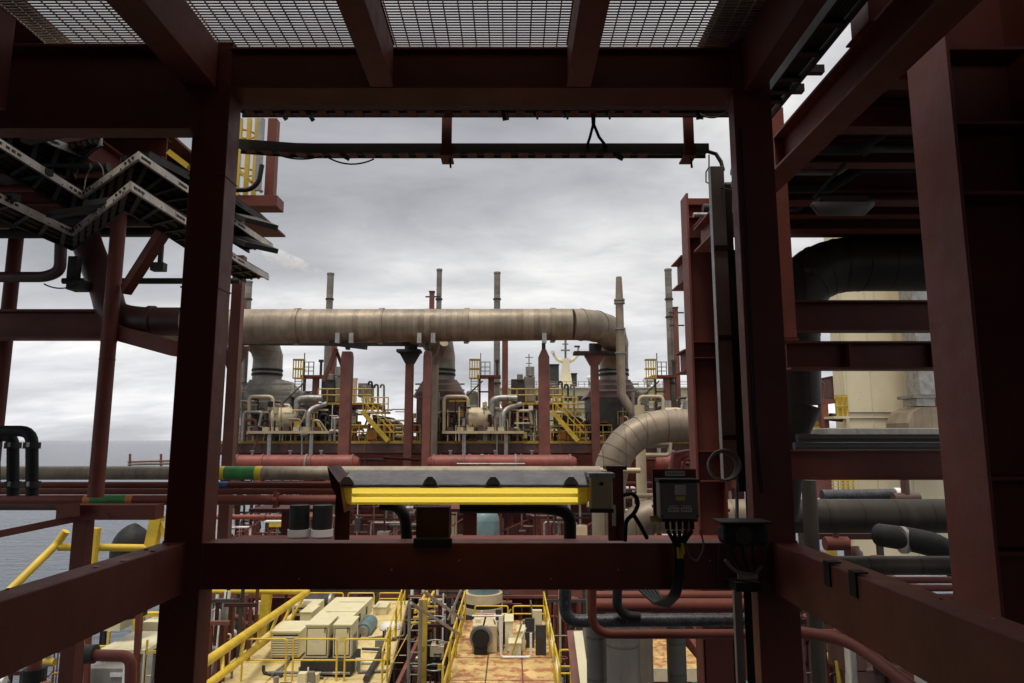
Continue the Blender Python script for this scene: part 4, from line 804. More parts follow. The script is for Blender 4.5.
# support frames below the duct
for k, (px_, lb_) in enumerate(((346, 'leftmost'), (427, 'second from the left'), (544, 'third from the left'))):
    X = P(px_, 400, YD).x; zt = P(px_, 352, YD).z
    t = thing('duct_support', f'red column holding up the large exhaust duct, {lb_} of the front row', 'steel column', (X, YD, -8), 'front columns under the exhaust duct')
    w_ = .36 if k != 1 else .26
    M().box(X-w_, X+w_, YD-.3, YD+.3, -8.5, zt-.35).build('shaft', REDF, t, .02)
    M().prism((X, YD-.3, zt-.349), (X, YD+.3, zt-.349), [(-w_,0),(w_,0),(.14,.5),(-.14,.5)] if k == 2 else [(-w_,0),(w_,0),(w_*.8,.36),(-w_*.8,.36)], (0,0,1)).build('head', REDF, t)
    zc_k = zc - (R_ - Rr) * (1.4 - .7*k)
    M().box(X-.12, X+.12, YD-.2, YD+.2, zt+.16, zc-R_-.02).build('stub', GRYD, t)
    for s in (-1, 1) if k < 2 else (0,):
        M().box(X+s*.45-.14, X+s*.45+.14, YD-R_*.9, YD-R_*.6, zc-R_+.05-.25, zc-R_*.62).build('saddle', GAL, t)
    if k == 0: M().bar((X-1.2, YD-.1, zc-R_-.05), (X+1.3, YD-.1, zc-R_-.35), .3, .35).build('saddle_beam', GRYD, t)
    if k == 0:
        c = P(333, 392, YD+1).x
        M().bar((X-.9, YD+.6, zt+.3), (X-1.7, YD+.6, zt-1.9), .22, .25).build('brace', REDF, t); M().bar((X-1.0, YD+.8, zt+.3), (X-.2, YD+.8, zt-1.7), .2, .2).build('brace', RED, t)
for k, (px_, yt_) in enumerate(((409, 350), (595, 352))):
    Yq = 49.0; X = P(px_, 400, Yq).x; zt = P(px_, yt_, Yq).z
    t = thing('duct_support', ['red column with a dark flared head behind the duct, between the first two modules', 'red column with a dark platform head under the duct elbow'][k], 'steel column', (X, Yq, -8), 'rear columns under the exhaust duct')
    M().box(X-.28, X+.28, Yq-.25, Yq+.25, -8, zt-.2).build('shaft', REDF, t, .02)
    M().prism((X, Yq-.3, zt-1.0), (X, Yq+.3, zt-1.0), [(-.3,0),(.3,0),(.75,.8),(-.75,.8)]).build('bracket', GRYD if k == 0 else REDF, t)
    M().box(X-(.9 if k == 0 else 1.5), X+(.8 if k == 0 else 1.9), Yq-.6, Yq+.6, zt-.2, zt).build('head_plate', GRYD, t); M().box(X-.35, X+.5, Yq-.3, Yq+.3, zt, zt+.6).build('block', GRYD, t)
    if k == 0:
        for s in (-1, 1): M().bar((X-.3,Yq-.3,zt-1.6),(X-.8*0-.3,Yq+1.3,zt-1.6),.06,.06)
tag(M().bar(P(238,343,47), P(418,344,47), .3, .3).build('duct_beam', GRYD), 'dark slim beam tucked under the left part of the large duct', 'steel beam')
# ================================================================ THREE PROCESS MODULES
ordn = ['left', 'middle', 'right']
for k in range(3):
    PX[0] = 192.0 * k; nm = ordn[k]; Ym = 50.0
    # --- deck with kick plate and fascia
    t = thing('module_deck', f'yellow edged module deck on dark red fascia, {nm} module', 'platform', P(300, 452, Ym), 'module decks')
    x0 = 229.8 if k else 200; x1 = 421.5 if k < 2 else 470
    M().pbox(x0, 444, x1-.4, 453, Ym, 9).build('fascia', BRN, t); M().pbox(x0, 441, x1-.4, 443.6, Ym-.06, 9.2).build('yellow_edge', YELD, t)
    M().pbox(x0, 453.1, x1-.4, 455, Ym+.2, 8.5).build('lower_flange', RED, t)
    for q in range(7): M().pbox(x0+8+q*26, 444.2, x0+9.5+q*26, 452.8, Ym-.05, .04).build('stiffener', REDF, t)
    # deck railing
    ra = P(350, 441, Ym); rb_ = P(420, 441, Ym); ra.z = rb_.z = P(385,441,Ym).z
    railing_into(t, ra, rb_, U(15.5, Ym), 9, .05, YELD)
    ra = P(238, 441, Ym); rb_ = P(250, 441, Ym); rb_.z = ra.z
    PX[0] = 173.5 * k
    # --- heat recovery casing
    u = thing('heat_unit', f'grey hopper shaped exhaust heat unit with a round flue, {nm} module', 'heat exchanger', P(270, 432, 51), 'exhaust heat units')
    a0 = P(243, 397, 51); a1 = P(291, 397, 51); zb = P(270, 433, 51).z; zt = P(270, 379, 51).z
    M().box(a0.x, a1.x, 51, 55, zb, a0.z).build('casing', (GRY, BRN, GRYD)[k], u, .03)
    b0 = P(250, 381, 51.6).x; b1 = P(283, 381, 51.6).x
    o = M(); o.add([(a0.x-.3,51,a0.z),(a1.x+.1,51,a0.z),(a1.x+.1,55,a0.z),(a0.x-.3,55,a0.z),(b0,51.5,zt),(b1,51.5,zt),(b1,54,zt),(b0,54,zt)], [(3,2,1,0),(4,5,6,7),(0,1,5,4),(1,2,6,5),(2,3,7,6),(3,0,4,7)]); o.build('hopper', (GRY, BRN, BRN)[k], u)
    for yy in (385, 391): 
        zz = P(270, yy, 51).z; M().box(a0.x-.1, a1.x, 50.9, 50.98, zz, zz+.12).build('rib', GRY, u)
    hx = M(); hx.box(a1.x+.1, a1.x+.9, 51.3, 54, zb+1.2, a0.z+.5); hx.build('side_hopper', GRY, u, .15)
    cx = P(267, 370, 52.5).x; rr = U(14.5, 52.5)
    M().cyl((cx,52.6,zt), (cx,52.6,P(267,376,52.6).z), rr*.98, 28).build('flue_base', DUCTV, u)
    M().cyl((cx,52.6,P(267,376,52.6).z), (cx,52.6,P(267,373.6,52.6).z), rr*1.04, 28).build('seal_band', BLK, u)
    M().cyl((cx,52.6,P(267,373.5,52.6).z), (cx,52.6,P(267,371.8,52.6).z), rr, 28).build('flue_ring', DUCTV, u)
    M().cyl((cx,52.6,P(267,371.7,52.6).z), (cx,52.6,P(267,369.4,52.6).z), rr*1.04, 28).build('seal_band', BLK, u)
    M().tube([(cx,52.6,P(267,369.4,52.6).z), (cx,52.6,P(267,357,52.6).z), (cx-.1,52.0,P(265,347,52.6).z), (cx-.6,50.4,zc+.35), (cx-1.0,48.5,zc+.05), (cx-1.1,46.2,zc)] if k < 2 else [(cx,52.6,P(267,369.4,52.6).z), (cx,52.6,P(267,360,52.6).z), (cx-.05,52.4,P(265,352,52.6).z), (cx-.1,51.6,P(265,345,52.6).z)], rr, 28).build('flue_elbow', DUCTV, u)
    PX[0] = (0, 198, 371)[k]
    # --- slim downcomer pipe
    t = thing('downcomer', f'pale clad vertical pipe with a dogleg at its top, left edge of the {nm} module', 'pipe', P(236,455,49), 'downcomer pipes')
    if k < 2: M().tube([P(246,343,47.5), P(244,352,48.3), P(237,362,49), Vector((P(236,400,49).x,49,P(236,372,49).z)), Vector((P(236,400,49).x,49,P(236,456,49).z))], U(4.2,49), 14, .3).build('pipe', PIPEC, t)
    else: M().tube([Vector((P(249,330,43.4).x,43.4,P(249,277,43.4).z)), Vector((P(249,330,43.4).x,43.4,P(249,300,43.4).z)), Vector((P(249,330,43.4).x,43.4,P(249,395,43.4).z)), P(262,413,43.4)], [U(3,43), U(4,43), U(4.6,43), U(4.4,43)], 14).build('pipe', PIPEC, t)
    if k == 2:
        for yy in (301, 304, 330, 354): c = P(249, yy, 43.4); c.x = P(249,330,43.4).x; M().cyl(c, c+Vector((0,0,.12)), U(5.6,43), 14).build('collar', DUCTV, t)
    PX[0] = 195.0 * k
    # --- drum on pipe deck
    t = thing('rounded_drum', f'beige domed drum sitting on the pipe deck of the {nm} module', 'vessel', P(285,430,49.6), 'domed drums')
    c = P(284, 418, 49.8); r = U(10.5, 49.8)
    M().cyl(c+Vector((-.7,0,0)), c+Vector((.25,0,0)), r, 22).build('shell', BEI, t); M().dome(c+Vector((.25,0,0)), r, (1,-.1,0), 22, .9).build('end_cap', BEI, t); M().dome(c+Vector((-.7,0,0)), r, (-1,0,0), 22, .4).build('end_cap', GRY, t)
    for s in (-.4, .4): M().box(c.x+s-.1, c.x+s+.1, c.y-.4, c.y+.4, P(285,431,49.6).z, c.z-.4).build('saddle', GRY, t)
    M().torus(c+Vector((.95,-.4,-.2)), .22, .05, (1,.3,0), 14, 6).build('handwheel', REDF, t)
    # --- pipe deck slab with blocks on posts
    t = thing('pipe_deck', f'narrow beige pipe deck with a row of blocks on two posts, {nm} module', 'platform', P(290,456,49), 'beige pipe decks')
    M().pbox(247, 431, 329, 433.6, 48.8, 1.5).build('slab', BEI, t)
    for q in range(7): M().pbox(252+q*10.2, 427, 258+q*10.2, 430.9, 48.9, .5).build('block', BEI if q % 3 else BRN, t)
    for xq in (269, 311): M().pbox(xq-1.8, 433.8, xq+1.8, 456, 49, .25).build('post', GAL, t)
    M().pbox(238, 435, 345, 436, 49.9, .08).build('rail', GRY, t)
    # --- pipe loops
    for q, (pts_, rp_, mt) in enumerate((([(249,431,49.4),(249,396.5,49.4),(273,396.5,49.4),(273,431,49.4)], 1.7, BEI),
          ([(297,416,50.3),(297,400,50.3),(306,398,50.3),(322,398.5,50.3)], 3.4, GAL), ([(308,431,49.6),(308,413,49.6),(313,408,50),(326,404,50.6)], 2.6, GAL),
          ([(243,431,49.7),(243,392,49.7)], 1.8, GRY), ([(280,431,49.5),(281,412,49.5)], 1.4, GRY), ([(262,431,49.7),(262,420,49.7),(296,420,49.7),(296,431,49.7)], 1.2, GRYD), ([(302,431,49.3),(302,436,49.3),(302,456,49.3)], .9, GAL))):
        w_ = ['pale pipe loop like an upturned U before the heat unit', 'thick grey pipe elbow behind the drum', 'grey pipe curving up right of the drum', 'grey standpipe beside the heat unit', 'thin grey standpipe left of the drum', 'dark low pipe loop under the drum', 'thin drop pipe beside the pipe deck post'][q]
        tag(M().tube([P(*p) for p in pts_], U(rp_, 50), 10, U(5,50)).build('module_pipe', mt), f'{w_}, {nm} module', 'pipe', 'pipes of the far modules')
    PX[0] = 176.5 * k
    # --- ladder tower
    t = thing('ladder_tower', f'red ladder tower with a yellow cage on top, {nm} module', 'tower', P(305,430,52), 'ladder towers')
    Yt = 52
    for px_ in (302, 311.5): M().pbox(px_, 376, px_+(2 if px_ == 302 else 6), 430, Yt, .3).build('post', REDF, t)
    M().pbox(300, 375, 324, 377.4, Yt-.3, 1.4).build('platform', RED, t); M().pbox(302, 391, 312, 392.4, Yt, .2).build('cross_bar', RED, t)
    cg = M()
    for px_ in (293.2, 295.6, 298.2, 300.6, 302.8): cg.pbox(px_-.5, 359, px_+.5, 378.5, Yt-.6, .07)
    cg.build('cage_bars', YEL, t); cg = M()
    for yy in (359.3, 368.5, 378): cg.pbox(292.8, yy-.6, 303.2, yy+.6, Yt-.64, .6)
    cg.build('cage_hoops', YELD, t); cg = M()
    for px_ in (294.5, 301.5): cg.pbox(px_-.4, 378.6, px_+.4, 402, Yt-.4, .06)
    for q in range(8): cg.pbox(294.5, 381+q*2.8, 301.5, 381.6+q*2.8, Yt-.4, .05)
    cg.build('ladder', YELD, t)
    tp = M()
    for px_ in (304.5, 308.5, 313.5): tp.pbox(px_-.4, 361.5, px_+.4, 375, Yt-.2, .07)
    for yy in (362, 367, 371): tp.pbox(304, yy-.4, 314, yy+.4, Yt-.24, .03)
    tp.build('railing', GRY, t); M().pbox(303.7, 353, 304.5, 376, Yt-.1, .07).build('aerial', GRYD, t)
    M().pbox(319.6, 362, 321.8, 376, Yt, .15).build('vent', GRYD, t); M().pbox(318.6, 359.5, 322.8, 362, Yt-.05, .25).build('vent_cap', GRYD, t)
    tag(M().bar(P(281,405,50.6), P(306,381,51.5), .09, .09).build('diagonal_brace', GRYD), f'dark slanting rail leading to the ladder tower of the {nm} module', 'handrail', 'slanting rails')
    PX[0] = 190.0 * k
    # --- upper platform with machine house
    t = thing('upper_platform', f'upper yellow edged platform carrying machinery, {nm} module', 'platform', P(345,412,51), 'upper platforms')
    M().pbox(316, 402.5, 373, 404.6, 50.6, 5).build('yellow_edge', YELD, t); M().pbox(316, 404.8, 373, 407, 50.8, 5).build('girder', RED, t)
    ra = P(318, 402.5, 50.6); rb_ = P(372, 402.5, 50.6); rb_.z = ra.z; railing_into(t, ra, rb_, U(13.5, 50.6), 7, .05, YELD)
    M().pbox(312, 409, 328, 410.6, 50.4, .2).build('light_bar', BEI, t); M().pbox(356, 410.8, 374, 412.6, 50.4, .2).build('light_bar', WHT, t)
    t = thing('machine_house', f'grey machinery block behind the upper railing, {nm} module', 'machinery', P(333,402,52), 'machinery blocks')
    M().pbox(321, 379, 334, 402, 52, 2).build('block', GRYD, t, .05); M().pbox(334, 376, 345, 402, 52.3, 2).build('tank', GRY, t, .08); M().pbox(327, 374, 333, 380, 51.9, 1).build('fan', GRY, t, .05)
    c = P(340, 376, 52.6); M().cyl(c, c+Vector((0,0,.7)), .35, 14).build('chimney', GAL, t)
    M().pbox(352, 380, 356, 402, 52, .3).build('pipe_stand', BEI, t); M().pbox(350, 378, 357, 380, 52, .3).build('pipe_stand', BEI, t)
    M().pbox(358, 383, 369, 397, 52.4, 2).build('cabinet', GRY, t, .04); M().pbox(361, 398, 373, 401, 52, 1).build('duct', WHT, t)
    t = thing('engine_enclosure', f'dark grey enclosure under the upper platform, {nm} module', 'enclosure', P(330,432,51.4), 'engine enclosures')
    M().pbox(315, 408, 346, 433, 51.5, 4).build('casing', GRY, t, .04); M().pbox(330, 413, 337, 424, 51.46, .05).build('louvre', BLK, t); M().pbox(318, 415, 324, 431, 51.46, .05).build('door', GRYD, t)
    for q, xq in enumerate((366, 372, 378, 384)):
        hh = (387, 382, 385, 385)[q]
        tag(M().tube([P(xq,413,52), P(xq,hh,52), P(xq-3,hh-.5,52), P(xq-3.5,hh+3,52)], U(1.0,52), 8, U(1.5,52)).build('vent_pipe', (GRY,BLK,GRYD,GRY)[q]), f'{["first","second","third","fourth"][q]} from the left of four hooked vent pipes by the stairs, {nm} module', 'vent pipe', 'hooked vent pipes')
    # --- extra clutter, different on every module
    rnd = random.Random(500+k)
    for (gx0, gx1, gy0, gy1, nn, wtxt, Yq) in ((238, 300, 400, 441, 50, 'in front of the heat unit', 49.3), (300, 346, 404, 441, 44, 'around the ladder tower', 50.2), (346, 422, 408, 441, 36, 'behind the stairs', 51.5)):
        t = thing('equipment_cluster', f'dense cluster of small pipes, boxes and rails {wtxt}, {nm} module', 'pipe skid', P((gx0+gx1)/2, 441, Yq), 'equipment clusters on the modules')
        for q in range(nn):
            xq = rnd.uniform(gx0, gx1); kind = rnd.random(); mt = rnd.choice((BEI, GAL, BLK, BEI, GAL, REDF, WHT, YELD, BLK, BRN, GAL)); yy = rnd.uniform(gy0, gy1-4); Yr = Yq+rnd.uniform(-.5, 1.5)
            if kind < .35: M().cyl(P(xq,gy1,Yr), Vector((P(xq,gy1,Yr).x, Yr, P(xq,yy,Yr).z)), U(rnd.choice((.4,.6,.9)),Yr), 6).build('standpipe', mt, t)
            elif kind < .6: M().pbox(xq, yy, min(gx1,xq+rnd.uniform(5,18)), yy+rnd.uniform(.8,1.8), Yr, .12).build('crosspipe', mt, t)
            elif kind < .85: M().pbox(xq, yy, xq+rnd.uniform(2,8), yy+rnd.uniform(3,9), Yr, .5).build('cabinet', mt, t)
            else:
                a = P(xq, yy, Yr); M().tube([Vector((a.x,Yr,P(xq,gy1,Yr).z)), a, a+Vector((rnd.uniform(.4,1.4),0,0)), a+Vector((rnd.uniform(.4,1.4),0,-1.0))], U(rnd.choice((.6,1.0,1.5)),Yr), 8, .2).build('pipe_bend', mt, t)
    t = thing('underdeck_pipework', f'dark pipework and struts in the gap below the deck edge, {nm} module', 'pipe skid', P(320,470,47), 'pipework under the module decks')
    for q in range(16):
        xq = rnd.uniform(236, 405); mt = rnd.choice((GAL, GRYD, DRED, BRN, WHT, GRYD, BLK)); kk = rnd.random()
        if kk < .45: M().cyl(P(xq,rnd.uniform(455,466),47.5), P(xq+rnd.uniform(12,45),460,47.6), U(rnd.choice((.6,.9,1.4)),47), 6).build('crosspipe', mt, t)
        else: M().pbox(xq, 454, xq+rnd.choice((1,1.6,3)), 478, 47+rnd.random(), .3).build('strut', mt, t)
    t = thing('side_rail', f'upper yellow guard rail beside the flue, {nm} module', 'railing', P(255,404,50.8), 'guard rails beside the flues'); ra = P(238,425,50.8); rb_ = P(262,425,50.8); rb_.z = ra.z; railing_into(t, ra, rb_, 1.0, 4, .035, YELD)
    # --- stairs
    t = thing('yellow_stairs', f'yellow stairs slanting down to the deck railing, {nm} module', 'stairs', P(380,441,49.5), 'module stairs')
    for dy, Yq in ((0, 49.4), (0, 50.4)):
        M().bar(P(362,411,Yq), P(388,441,Yq), .08, .32).build('stringer', YEL, t)
    for dy in (-7, -13): M().bar(P(366,411+dy,49.35), P(394,440+dy,49.35), .06, .07).build('handrail', YEL, t)
    for q in range(5): M().cyl(P(366+q*6,412+q*6.3,49.35), P(366+q*6,400+q*6.3,49.35), .035, 6).build('post', YEL, t)
    tr = M()
    for q in range(10): c = P(364+q*2.5, 414+q*2.85, 49.5); tr.box(c.x-.13, c.x+.13, 49.45, 50.35, c.z, c.z+.03)
    tr.build('treads', YELD, t)
    M().pbox(362, 411.5, 388, 413.5, 50.5, 1.1).build('landing', YELD, t)
    ra = P(363, 411.5, 50.5); rb_ = P(388, 411.5, 50.5); rb_.z = ra.z; railing_into(t, ra, rb_, U(14, 50.5), 6, .045, YEL)
    # --- red boxes and dark curved hose reel cover
    for q, xq in enumerate((384, 408)): 
        tb = thing('red_box', f'{["left","right"][q]} small red equipment box on the deck, {nm} module', 'box', P(xq+5,433,51), 'red equipment boxes'); M().pbox(xq, 423, xq+10, 432.4, 51, .7).build('body', REDV, tb, .03); M().pbox(xq-.4, 421.8, xq+10.4, 422.9, 50.97, .76).build('lid', REDV, tb, .02)
    tb = thing('curved_cover', f'dark curved cover behind the deck railing, {nm} module', 'machinery cover', P(395,440,53), 'curved covers'); o = M(); c = P(385, 440, 53)
    prof = [(-1.7,0)] + [(1.7*math.sin(a_)-.0, 1.9*math.cos(a_)) for a_ in [i/6*math.pi/2 for i in range(7)]]
    o.prism((c.x,53,c.z), (c.x,55,c.z), [(-1.0,0),(1.7,0),(1.5,.7),(1.0,1.3),(.3,1.75),(-1.0,1.95)]); o.build('cover', GRYD, tb)
    # --- valves and odd skids on deck
    random.seed(20+k)
    sk = thing('valve_skid', f'crowded pipe and valve skid on the deck, {nm} module', 'pipe skid', P(345,441,51.2), 'valve skids on the module decks')
    for q in range(18):
        xq = random.uniform(330, 418); hh = random.uniform(5, 16); M().cyl(P(xq,441,51+random.random()), P(xq,441-hh,51.5), U(random.choice((.7,1,1.4)),51), 8).build('standpipe', random.choice((GRY,GRYD,BEI,REDF,GAL)), sk)
    for q in range(12):
        xq = random.uniform(326, 405); yy = random.uniform(426, 440); M().cyl(P(xq,yy,51.4), P(xq+random.uniform(6,20),yy,51.4), U(random.choice((.8,1.2,1.8)),51), 8).build('crosspipe', random.choice((GRY,BEI,GRYD,GAL)), sk)
    M().pbox(368, 430, 376, 440, 50.8, .8).build('orange_tank', ORG, sk, .08)
    t = thing('trunking_run', f'long low dark cable trunk along the back of the deck, {nm} module', 'cable duct', P(300,441,55), 'cable trunks'); M().pbox(226, 432.5, 350, 441.5, 55.6, 1).build('casing', GRYD, t, .03); M().pbox(226, 431.6, 350, 432.4, 55.5, 1.2).build('lid', GRY, t); M().pbox(350.2, 436, 418, 441.5, 57, 1).build('low_casing', RED, t, .03)
    for q in range(11): M().pbox(230+q*11, 433, 231.2+q*11, 441.4, 55.5, .08).build('rib', GRY, t)
    sk = thing('valve_skid', f'tangle of pipework in front of the heat unit, {nm} module', 'pipe skid', P(262,431,50.3), 'pipework before the heat units')
    for q in range(20):
        xq = random.uniform(236, 318); h0 = random.uniform(398, 424); M().tube([P(xq,431,50.3), P(xq,h0,50.3), P(xq+random.choice((-7,7,11)),h0,50.3)], U(random.choice((.5,.7,1.0,1.3)),50), 8, .1).build('crosspipe', random.choice((GRY,BEI,GAL,GRYD,BRN,GRYD)), sk)
    for q in range(5):
        c = P(random.uniform(244,296), random.uniform(405,428), 50.2); M().torus(c, .2, .04, (0,1,0), 12, 6).build('handwheel', random.choice((REDF,GRYD)), sk)
    M().pbox(256, 411, 273, 413, 50.1, .15).build('light_bar', BEI, sk)
PX[0] = 0
# ---- tall stacks
for k, (px_, yt_, Yq, r_, mt, lb_) in enumerate(((246.5,283,53,3.2,DUCTV,'tall slim grey stack at the far left, just right of the left column'),(328.5,275,56,3.4,DUCTV,'tall slim stack rising behind the duct, the one trailing white vapour'),
        (438.5,271,53,2.7,DUCTV,'tall slim stack clamped to a red stub post'),(497,274,56,3.2,DUCTV,'tall slim dark stack between the second and third supports'),
        (670,271,53,3.5,DUCTV,'tall grey stack close to the red bracket column'))):
    X = P(px_, 330, Yq).x
    t = thing('tall_stack', lb_, 'chimney', (X, Yq, P(px_,440,Yq).z), 'tall slim stacks'); z0 = P(px_,440,Yq).z; z1 = P(px_,yt_,Yq).z
    M().cyl((X,Yq,z0), (X,Yq,z1), U(r_,Yq), 16).build('pipe', mt, t); M().cyl((X,Yq,z1), (X,Yq,z1+.15), U(r_+.4,Yq), 16).build('rim', GRY, t)
    for yy in (300, 318, 384, 410): zz = P(px_,yy,Yq).z; M().cyl((X,Yq,zz), (X,Yq,zz+.12), U(r_+.9,Yq), 12).build('clamp', GRYD, t)
for k, (px_, y0, y1, Yq, r_, lb_) in enumerate(((430.5,292,440,52,2.4,'short red post just left of the clamped stack'),(505,338,440,52,3.0,'slender red post right of the dark stack under the duct'),(678,308,440,52,2.2,'thin red post right of the grey stack'),(242,299,340,52,2.0,'small red post behind the left end of the duct'),(333,340,392,54,2.6,'red post under the duct behind the first support'))):
    X = P(px_,(y0+y1)/2,Yq).x; t = thing('red_post', lb_, 'steel post', (X,Yq,P(px_,y1,Yq).z)); M().box(X-U(r_,Yq), X+U(r_,Yq), Yq, Yq+.35, P(px_,y1,Yq).z, P(px_,y0,Yq).z).build('shaft', REDF, t); M().box(X-U(r_+.5,Yq), X+U(r_+.5,Yq), Yq-.05, Yq+.4, P(px_,y0,Yq).z, P(px_,y0-1.2,Yq).z).build('cap', RED, t)
    if k in (0, 2): zz = P(px_,y0+5,Yq).z; M().box(X-.5, X+.65, Yq+.1, Yq+.2, zz, zz+.1).build('link', GRYD, t); M().box(X-.5, X+.65, Yq+.1, Yq+.2, zz-1, zz-.9).build('link', GRYD, t)
# ---- red horizontal vessels in front of the module decks
for k, (xa_, xb_, lb_) in enumerate(((231, 360, 'bright red horizontal vessel with bands, left of the three'), (427, 577, 'bright red horizontal vessel with bands, middle of the three'), (655, 760, 'bright red horizontal vessel at right, mostly behind the red column'))):
    Yq = 40; t = thing('red_vessel', lb_, 'vessel', P((xa_+xb_)/2, 470, Yq), 'red horizontal vessels'); r = U(8.0, Yq); a = P(xa_+7, 463, Yq); b = P(xb_-7, 463, Yq); b.z = a.z
    M().cyl(a, b, r, 24).build('shell', REDV, t)
    for p, s in ((a, -1), (b, 1)): M().tube([p, p+Vector((s*.28,0,0)), p+Vector((s*.36,0,0))], [r, r*.72, r*.6], 24).build('end_cap', REDV, t)
    for f_ in (.0, .22, .6, .64, 1): c = a.lerp(b, f_); M().cyl(c-Vector((.05,0,0)), c+Vector((.05,0,0)), r+.05, 24).build('band', REDF if f_ != .6 else GRY, t)
    for f_ in (.2, .8): c = a.lerp(b, f_); M().box(c.x-.15, c.x+.15, Yq-.35, Yq+.35, c.z-1.4, c.z-r*.8).build('saddle', REDF, t)
    for f_ in (.12, .45, .72): c = a.lerp(b, f_)+Vector((0,0,r)); M().cyl(c-Vector((0,0,.1)), c+Vector((0,0,.22)), .07, 8).build('nozzle', GRY, t); M().cyl(c+Vector((0,0,.2)), c+Vector((0,0,.26)), .12, 10).build('nozzle_flange', GAL, t)
# ---- mezzanine deck under the modules
mz = M(); mz.box(P(188,500,40).x-1, 20, 34, 100, -7.5, -7.05); struct(mz.build('mezzanine_deck', REDF))
tag(M().box(-18, 20, 60, 60.3, -7.04, -1.0).build('rear_wall', RED), 'dark red plated wall closing the shadow under the far modules', 'wall')
random.seed(77)
locs = [('under the left red vessel', 205, 270), ('left of the black risers', 240, 300), ('behind the black risers', 290, 350), ('behind the left half of the light', 350, 420), ('behind the stub post', 415, 470), ('behind the grey bell drum', 470, 540), ('behind the right half of the light', 535, 600), ('under the large elbow pipe', 600, 660), ('below the red valve', 655, 720)]
def skid(label, x0, x1, Y, ztop, zbot, n=8, mats=None, seed=1, group='crowded process skids'):
    rnd = random.Random(seed); pm = mats or (GRY,BEI,WHT,REDF,GRYD); mats = mats or (REDF, RED, BRN, GRY, GRYD, BEI, GRYD, GAL, RED, WHT)
    t = thing('process_skid', label, 'pipe skid', ((x0+x1)/2, Y, zbot), group)
    d = 2.2
    for xx in (x0, (x0+x1)/2, x1):
        for yy in (Y, Y+d): M().box(xx-.05, xx+.05, yy-.05, yy+.05, zbot, ztop).build('frame_post', rnd.choice((RED, DRED, DRED, GRYD)), t)
    for zz in (zbot+.1, (zbot+ztop)/2, ztop):
        for yy in (Y-.003, Y+d+.003): M().box(x0-.2, x1+.2, yy-.06, yy+.06, zz-.08, zz+.03).build('frame_beam', rnd.choice((REDF, DRED, DRED, GRYD)), t)
    for s in (0,): M().bar((x0,Y-.1,zbot), (x1,Y-.1,(zbot+ztop)/2), .09, .09).build('brace', REDF, t)
    for q in range(int(n*2.2)):
        m2 = rnd.choice(mats); xa = rnd.uniform(x0, x1); xb = xa + rnd.uniform(-1, 1)*(x1-x0)*.6; za = rnd.uniform(zbot+.3, ztop-.2); zb = rnd.uniform(zbot+.3, ztop+.3); yy = Y+rnd.uniform(-.4, 1.4); r = rnd.choice((.025,.035,.05,.07,.11))
        M().tube([(xa,yy,zbot), (xa,yy,za), (xb,yy,za), (xb,yy+.2,zb)], r, 10, r*2.2).build('pipe', m2, t)
    for q in range(n//2):
        m2 = rnd.choice(mats); xa = rnd.uniform(x0, x1); za = rnd.uniform(zbot+.4, ztop); yy = Y+rnd.uniform(-.6,.4)
        v = M(); v.cyl((xa-.22,yy,za), (xa+.22,yy,za), .13, 10); v.cyl((xa,yy,za), (xa,yy,za+.45), .06, 8); vv = v.build('valve', m2, t); M().torus((xa,yy,za+.45), .17, .03, (0,0,1), 12, 5).build('handwheel', rnd.choice((REDV,GRYD)), vv)
    for q in range(max(1, n//4)):
        xa = rnd.uniform(x0, x1-.5); za = rnd.uniform(zbot, ztop-.8); M().box(xa, xa+rnd.uniform(.3,.9), Y-.3, Y+.4, za, za+rnd.uniform(.3,.9)).build('panel', rnd.choice(pm), t, .02)
    return t
for q, (lb_, xa, xb) in enumerate(locs):
    Yq = 43 + (q % 3) * 2.2
    skid(f'crowded red framed process skid {lb_}', P(xa,500,Yq).x, P(xb,500,Yq).x, Yq, P(400, 476+(q*5) % 9, Yq).z, -7.04, 9, seed=30+q)
bdm = thing('bell_drum', 'grey domed drum glimpsed under the middle of the light', 'vessel', P(484,545,30)); c = P(484,545,30); r = U(15,30); M().cyl(Vector((c.x,30,-14)), Vector((c.x,30,P(484,520,30).z)), r, 22).build('shell', TEAL, bdm); M().dome((c.x,30,P(484,520,30).z), r, (0,0,1), 22, .8).build('dome', TEAL, bdm)
# ---- white vapour from the second stack
pf = M(); 
pc_ = P(296, 266, 56)
pf.tube([P(328,275,56.2), P(318,271,56), P(305,267,56.5), P(290,262,57), P(275,257,57.5), P(262,252,58)], [.1,.28,.5,.68,.8,.3], 14)
vm = bpy.data.materials.new('white_vapour'); vm.use_nodes = True; vt = vm.node_tree; vt.nodes.clear(); vo = vt.nodes.new('ShaderNodeOutputMaterial'); pv = vt.nodes.new('ShaderNodeVolumePrincipled'); vt.links.new(pv.outputs[0], vo.inputs['Volume'])
pv.inputs['Color'].default_value = (1,1,1,1); vg = vt.nodes.new('ShaderNodeNewGeometry'); vn = vt.nodes.new('ShaderNodeTexNoise'); vt.links.new(vg.outputs['Position'], vn.inputs[0]); vn.inputs['Scale'].default_value = .9; vn.inputs['Detail'].default_value = 5; vn.inputs['Roughness'].default_value = .65
vr = vt.nodes.new('ShaderNodeMapRange'); vt.links.new(vn.outputs['Fac'], vr.inputs[0]); vr.inputs[1].default_value = .42; vr.inputs[2].default_value = .65; vr.inputs[3].default_value = 0; vr.inputs[4].default_value = 1.6; vt.links.new(vr.outputs[0], pv.inputs['Density'])
po = pf.build('vapour', vm); po['kind'] = 'stuff'; po['label'] = 'wisp of white vapour drifting left from the second stack'; po['category'] = 'vapour'
